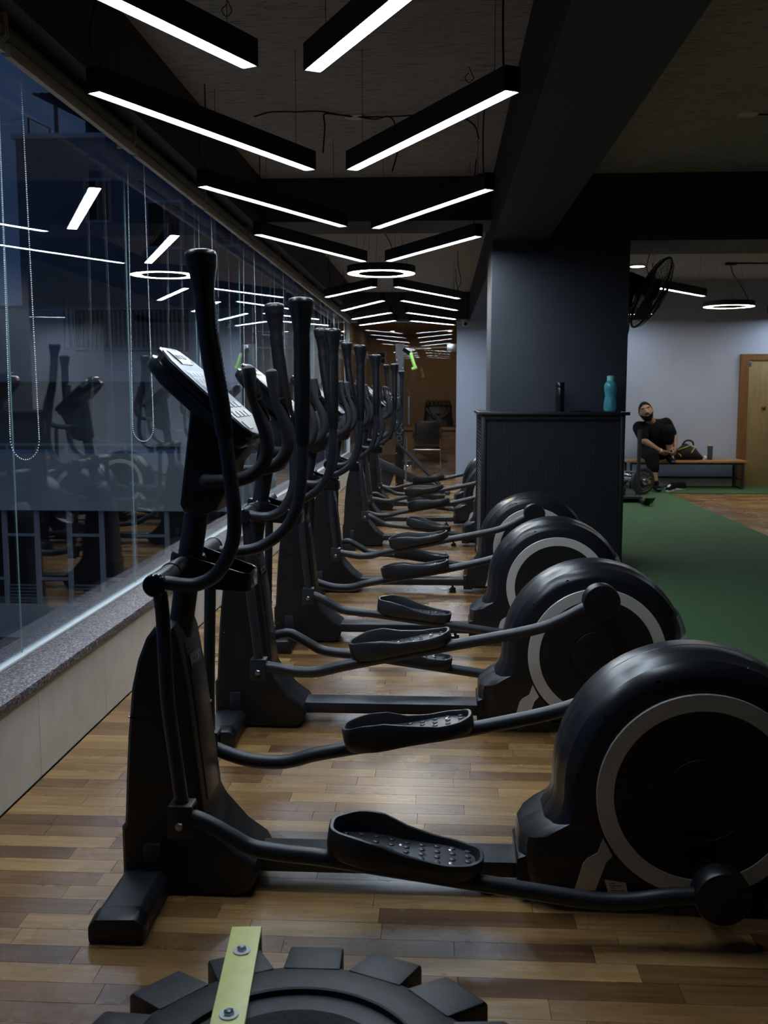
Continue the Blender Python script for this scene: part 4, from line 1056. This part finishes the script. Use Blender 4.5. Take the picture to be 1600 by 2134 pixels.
# ================================================================== TALL RACK MACHINE
t = thing('cable_rack', 'tall black rack machine with slanted struts and lime handle at the row end', 'gym rack', (-.54, 13.0, 0))
MB().box(-.055, .055, -.04, .04, .0, 1.93).build('upright', 'housing_plastic', t, bevel=.004)
for i in range(18):
    for x_ in (-.04, .04):
        if (i * 7 + (x_ > 0) * 3) % 4 == 0: MB().lathe([(.009, 0), (.009, .005), (.004, .006)], (x_, -.04, .12 + i * .10), (0, -1, 0), 8).build('bolt', 'steel', t)
MB().bar((-.34, -.06, .43), (.52, -.06, .03), .07, .11).build('slanted_beam', 'tube_paint', t, bevel=.004)
for y_ in (-.15, .15): MB().tube([(-.03, y_, .66), (.60, y_, .025)], .019, 12).build('strut', 'tube_paint', t)
MB().bar((-.02, -.18, .66), (-.02, .18, .66), .05, .05).build('cross_tube', 'tube_paint', t)
MB().box(-.42, .66, -.03, .03, .0, .05).build('base_rail', 'tube_paint', t)
for x_ in (-.38, .62): MB().box(x_ - .03, x_ + .03, -.32, .32, .0, .045).build('foot', 'tube_paint', t, bevel=.004)
mb = MB(); mb.prism([(-.30, .05), (-.22, .36), (-.05, .30), (-.14, .05)], -.05, -.04); mb.build('gusset_plate', 'tube_paint', t)
MB().tube([(.085, -.09, .18), (.085, -.09, .74)], .013, 10).build('guide_rod', 'steel', t)
for k in range(8): MB().bar((.06, -.09, .30 + k * .035), (.02, -.09, .315 + k * .035), .012, .012).build('notch_pin', 'tube_paint', t)
MB().bar((.05, -.02, 1.86), (.14, -.05, 1.80), .05, .05).build('top_arm', 'black_gloss', t)
hd_ = MB(); hd_.tube(crom([(.14, -.06, 1.81), (.16, -.07, 1.74), (.185, -.08, 1.66), (.20, -.08, 1.615)], 4), .021, 10); hd_.tube([(.155, -.08, 1.605), (.225, -.08, 1.625)], .018, 10)
hd_.build('lime_handle', 'lime', t, label='lime green pull handle')
lt = link('lettering', textmesh('ROCKS', .11, .001, 'ext_metal_dim'), None, t); lt.matrix_local = Matrix(((0, -1, 0, 0), (0, 0, -1, -.0415), (1, 0, 0, .78), (0, 0, 0, 1)))
t = thing('steel_canister', 'shiny steel canister on the floor behind the rack machine', 'canister', (-.50, 14.55, 0))
MB().lathe([(.065, 0), (.072, .006), (.072, .10), (.069, .105), (.072, .11), (.072, .25), (.060, .26)], seg=28).build('body', 'chrome', t)
MB().lathe([(.061, .26), (.061, .31), (.04, .325), (.01, .33)], seg=24).build('lid', 'fixture_black', t)

# ================================================================== OFFICE FURNITURE
t = thing('office_desk', 'brown wooden office desk behind the glass partition', 'desk', (.05, 17.55, 0))
MB().box(-.80, .80, -.36, .40, .665, .70).build('desk_top', 'desk_wood', t, bevel=.004)
MB().box(-.76, .76, -.30, -.27, .01, .665).build('modesty_panel', 'desk_wood', t)
for x_ in (-.78, .74): MB().box(x_, x_ + .04, -.34, .36, 0, .665).build('side_panel', 'desk_wood', t)
t = thing('visitor_chair', 'black visitor chair with chrome cantilever frame in front of the desk', 'chair', (-.235, 16.62, 0))
mb = MB(); rg = []
for y_, f in ((-.030, .94), (-.024, 1), (.016, 1), (.022, .95)):
    rg.append([(x_ * f, y_ - .05 + (z_ - .46) * -.10, .655 + (z_ - .655) * f) for x_, z_ in ((-.19, .46), (-.205, .52), (-.205, .80), (-.18, .845), (.18, .845), (.205, .80), (.205, .52), (.19, .46))])
mb.loft(rg).build('backrest', 'leather_black', t, angle=50)
MB().box(-.205, .205, .0, .43, .385, .43).build('seat', 'leather_black', t, bevel=.015)
for s in (-1, 1):
    MB().tube(crom([(s * .225, -.075, .74), (s * .225, -.055, .46), (s * .225, .0, .38), (s * .225, .20, .375), (s * .225, .40, .37), (s * .225, .43, .30), (s * .225, .43, .05), (s * .225, .38, .014), (s * .225, .0, .014), (s * .225, -.06, .014)], 5), .013, 10).build('frame_tube', 'chrome', t)
    MB().tube([(s * .225, -.06, .38), (s * .225, -.06, .014)], .013, 10).build('rear_leg', 'chrome', t)
    MB().box(s * .215 - .028, s * .215 + .028, -.09, -.06, .56, .70).build('arm_bracket', 'leather_brown', t, bevel=.006)
MB().tube([(-.225, -.06, .37), (.225, -.06, .37)], .012, 10).build('cross_tube', 'chrome', t)
t = thing('executive_chair', 'brown and black leather executive chair behind the desk', 'chair', (-.06, 18.45, 0))
mb = MB(); rg = []
for i in range(9):
    u = i / 8; z_ = .52 + .64 * u; wd = lerps([(0, .27), (.3, .285), (.6, .26), (.85, .25), (1, .22)], u); dp = lerps([(0, .05), (.5, .07), (.9, .065), (1, .03)], u)
    rg.append([(wd * (abs(math.cos(a)) ** .5) * (1 if math.cos(a) > 0 else -1), .16 + .08 * u + dp * math.sin(a), z_) for a in [2 * PI * k / 20 for k in range(20)]])
mb.loft(rg).build('backrest', 'leather_black', t, angle=60)
for k in range(6): MB().capsule((-.19 + k * .076, .155, 1.09), (-.19 + k * .076, .165, 1.15), .036, .032).build('headrest_roll', 'leather_brown', t)
for s in (-1, 1):
    mb = MB(); mb.tube(crom([(s * .22, .10, 1.02), (s * .13, .09, .90), (s * .05, .09, .84)], 5), [.03] * 11, 10).build('side_pad', 'leather_brown', t)
    MB().tube(crom([(s * .30, .12, .66), (s * .31, -.1, .70), (s * .30, -.28, .66)], 5), .028, 10).build('armrest', 'leather_brown', t)
    MB().tube([(s * .29, .0, .68), (s * .24, .0, .46)], .018, 8).build('arm_post', 'chrome', t)
mb = MB(); mb.sphere((0, .10, .92), .05, 12, 8, (1, .5, .4)); mb.build('logo_button', 'chrome', t)
MB().box(-.26, .26, -.30, .20, .42, .53).build('seat', 'leather_black', t, bevel=.04)
MB().tube([(0, 0, .10), (0, 0, .43)], .03, 12).build('gas_lift', 'chrome', t)
for k in range(5):
    a = 2 * PI * k / 5
    MB().bar((0, 0, .09), (.30 * math.cos(a), .30 * math.sin(a), .06), .05, .03).build('base_arm', 'chrome', t)
    MB().sphere((.30 * math.cos(a), .30 * math.sin(a), .03), .03, 10, 6).build('caster', 'fixture_black', t)
t = thing('wall_panel', 'small white wall panel with two dark squares on the office wall', 'wall panel', (-1.30, 21.49, 2.06))
MB().box(-.11, .11, -.02, 0, -.14, .12).build('frame', 'white_plastic', t, bevel=.004)
for z_ in (-.115, .005): MB().box(-.085, .085, -.024, -.019, z_, z_ + .10).build('inset', 'thermos', t)
# security camera
t = thing('security_camera', 'white dome security camera under the beam by the office wall', 'camera', (.335, 15.66, 2.43))
MB().box(-.05, .05, -.04, .05, -.035, 0).build('mount', 'white_plastic', t, bevel=.008)
MB().sphere((.02, -.03, -.065), .05, 18, 12).build('dome', 'white_plastic', t)
MB().sphere((.025, -.062, -.075), .030, 14, 10).build('lens', 'black_gloss', t)

# ================================================================== TIRE IN THE FOREGROUND
TX, TY, TR, TH = -.235, 1.478, .405, .20
t = thing('lugged_tire', 'black lugged rubber tire lying on the floor in the foreground', 'tire', (TX, TY, 0))
MB().lathe([(.135, .03), (.155, .0), (.325, .0), (.352, .03), (.352, .130), (.338, .165), (.305, .190), (.250, .200), (.222, .202), (.218, .200), (.216, .190), (.17, .191), (.136, .170)], seg=90, closed=True).build('carcass', 'rubber', t, angle=30)
nl = 15
for k in range(nl):
    a = math.radians(91 + 360 / nl * k); dw = math.radians(8.4)
    def lp(r_, da, z_): return (r_ * math.cos(a + da), r_ * math.sin(a + da), z_)
    mb = MB()
    mb.loft([[lp(.30, -dw * 1.25, z0), lp(TR - o1, -dw * .90, z_), lp(TR - o1, dw * .90, z_), lp(.30, dw * 1.25, z0)] for z_, o1, z0 in ((.002, .004, .002), (.10, 0, .10), (.172, .002, .183), (.180, .010, .194))])
    mb.build('lug', 'rubber', t, bevel=.004)
st = thing('yellow_bracket', 'yellow steel bracket bolted across the foreground tire', 'bracket', (-.372, 1.72, TH + .005), math.radians(5))
mb = MB(); mb.box(-.030, .030, -.26, .165, 0, .006).box(-.030, .030, .159, .165, -.09, .0); mb.build('strap', 'yellow_steel', st, bevel=.0015)
for y_ in (.075, -.125):
    MB().lathe([(.017, .006), (.017, .0085), (.0085, .009), (.0085, .009)], (0, y_, 0), (0, 0, 1), 20).build('washer', 'aluminium', st)
    MB().lathe([(.0095, .0085), (.0095, .013), (.006, .0155), (.002, .013)], (0, y_, 0), (0, 0, 1), 6).build('bolt', 'steel', st)

# ================================================================== OUTSIDE: NEIGHBOURING BUILDING
BY = 13.0
t = thing('neighbour_building', 'dim grey neighbouring apartment building outside the window at dusk', 'building', (-3.8, BY, -3.2))
def eb(name, x0, x1, y0, y1, z0, z1, m, par=None):
    return MB().box(x0 + 3.8, x1 + 3.8, y0 - BY, y1 - BY, z0 + 3.2, z1 + 3.2).build(name, m, par or t)
eb('upper_wall', -5.50, -1.85, BY, BY + 5, 2.42, 4.54, 'ext_wall_dark')
eb('roof_edge', -5.54, -1.85, BY - .05, BY + 5, 4.54, 4.60, 'ext_wall')
eb('mid_wall', -9.5, -1.85, BY + .02, BY + 5, 1.45, 2.42, 'ext_wall')
eb('recess_wall', -9.5, -1.85, BY + .9, BY + 5, .50, 1.45, 'ext_wall_dark')
eb('recess_panel', -4.15, -2.2, BY + .85, BY + .9, .55, 1.45, 'ext_wall')
eb('balcony_floor', -9.5, -1.85, BY, BY + 1, -.26, -.12, 'ext_wall')
eb('parapet', -9.5, -1.85, BY - .06, BY + .06, -.26, .50, 'ext_wall')
r_ = eb('parapet_rail', -9.5, -1.85, BY - .02, BY + .02, .60, .635, 'ext_frame')
for k in range(14): eb('baluster', -7.0 + k * .40, -6.97 + k * .40, BY - .015, BY + .015, .50, .61, 'ext_frame', r_)
eb('lower_wall', -9.5, -1.85, BY + .5, BY + 5, -3.2, -.26, 'ext_dark')
for k in range(9):
    x_ = -6.8 + k * .445
    p_ = eb('window_post', x_, x_ + .055, BY, BY + .06, -1.55, -.26, 'ext_frame')
    for z_ in (-.62, -1.22):
        if (k + (z_ < -1)) % 2 == 0: eb('window_bar', x_ + .055, x_ + .445, BY + .01, BY + .05, z_, z_ + .035, 'ext_frame', p_)
    if k % 2 == 0:
        for i in range(6): eb('louvre', x_ + .055, x_ + .445, BY + .02, BY + .06, -1.30 - .045 * i, -1.285 - .045 * i, 'ext_metal', p_)
eb('lower_band', -9.5, -1.85, BY - .05, BY + .5, -2.0, -1.55, 'ext_wall')
# railing of the upper balcony
rl_ = eb('balcony_rail', -6.2, -1.85, BY - .42, BY - .38, 2.36, 2.40, 'ext_metal')
eb('rail_foot', -4.80, -3.3, BY - .42, BY - .38, 1.84, 1.87, 'ext_metal', rl_)
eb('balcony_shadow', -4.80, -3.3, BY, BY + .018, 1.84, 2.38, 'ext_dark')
for k in range(26): eb('rail_bar', -4.80 + k * .058, -4.788 + k * .058, BY - .41, BY - .39, 1.86, 2.36, 'ext_metal', rl_)
for (x0, x1, z0, z1) in ((-4.58, -4.30, 3.52, 4.0), (-3.78, -3.36, 3.18, 3.72), (-2.9, -2.5, 3.2, 3.7)):
    f_ = eb('window', x0 - .04, x1 + .04, BY - .03, BY + .0, z0 - .04, z1 + .04, 'ext_frame')
    xm = (x0 + x1) / 2
    eb('pane', x0, xm - .015, BY - .045, BY - .031, z0, z1, 'ext_dark', f_); eb('curtain', xm + .015, x1, BY - .045, BY - .031, z0, z1, 'curtain', f_)
# roof shed
for (x_) in (-5.02, -4.30): eb('shed_post', x_, x_ + .04, BY + .1, BY + .14, 4.60, 5.05, 'ext_dark')
eb('shed_body', -4.75, -3.6, BY + .5, BY + 2.4, 4.60, 5.02, 'ext_dark')
rg = []
mb = MB()
for k in range(40):
    x0 = -5.2 + k * .045
    mb.add([(x0 + 3.8, -.15, 5.06 + 3.2 + .012 * (k % 2)), (x0 + .045 + 3.8, -.15, 5.06 + 3.2 + .012 * ((k + 1) % 2)), (x0 + .045 + 3.8, 2.4, 5.30 + 3.2 + .012 * ((k + 1) % 2)), (x0 + 3.8, 2.4, 5.30 + 3.2 + .012 * (k % 2)),
            (x0 + 3.8, -.15, 5.05 + 3.2 + .012 * (k % 2)), (x0 + .045 + 3.8, -.15, 5.05 + 3.2 + .012 * ((k + 1) % 2)), (x0 + .045 + 3.8, 2.4, 5.29 + 3.2 + .012 * ((k + 1) % 2)), (x0 + 3.8, 2.4, 5.29 + 3.2 + .012 * (k % 2))],
           [(0, 1, 2, 3), (4, 7, 6, 5), (0, 4, 5, 1), (3, 2, 6, 7)])
mb.build('shed_roof', 'ext_dark', t)
for (x0, z0, x1, z1) in ((-5.40, 4.60, -5.40, 4.86), (-5.40, 4.86, -5.12, 4.72), (-5.12, 4.72, -5.12, 4.60)):
    MB().bar((x0 + 3.8, .2, z0 + 3.2), (x1 + 3.8, .2, z1 + 3.2), .02, .02).build('roof_rail', 'ext_dark', t)
g_ = MB().box(-14, -1.75, -6, 30, -3.4, -3.2).build('street', 'ext_dark'); g_['kind'] = 'structure'
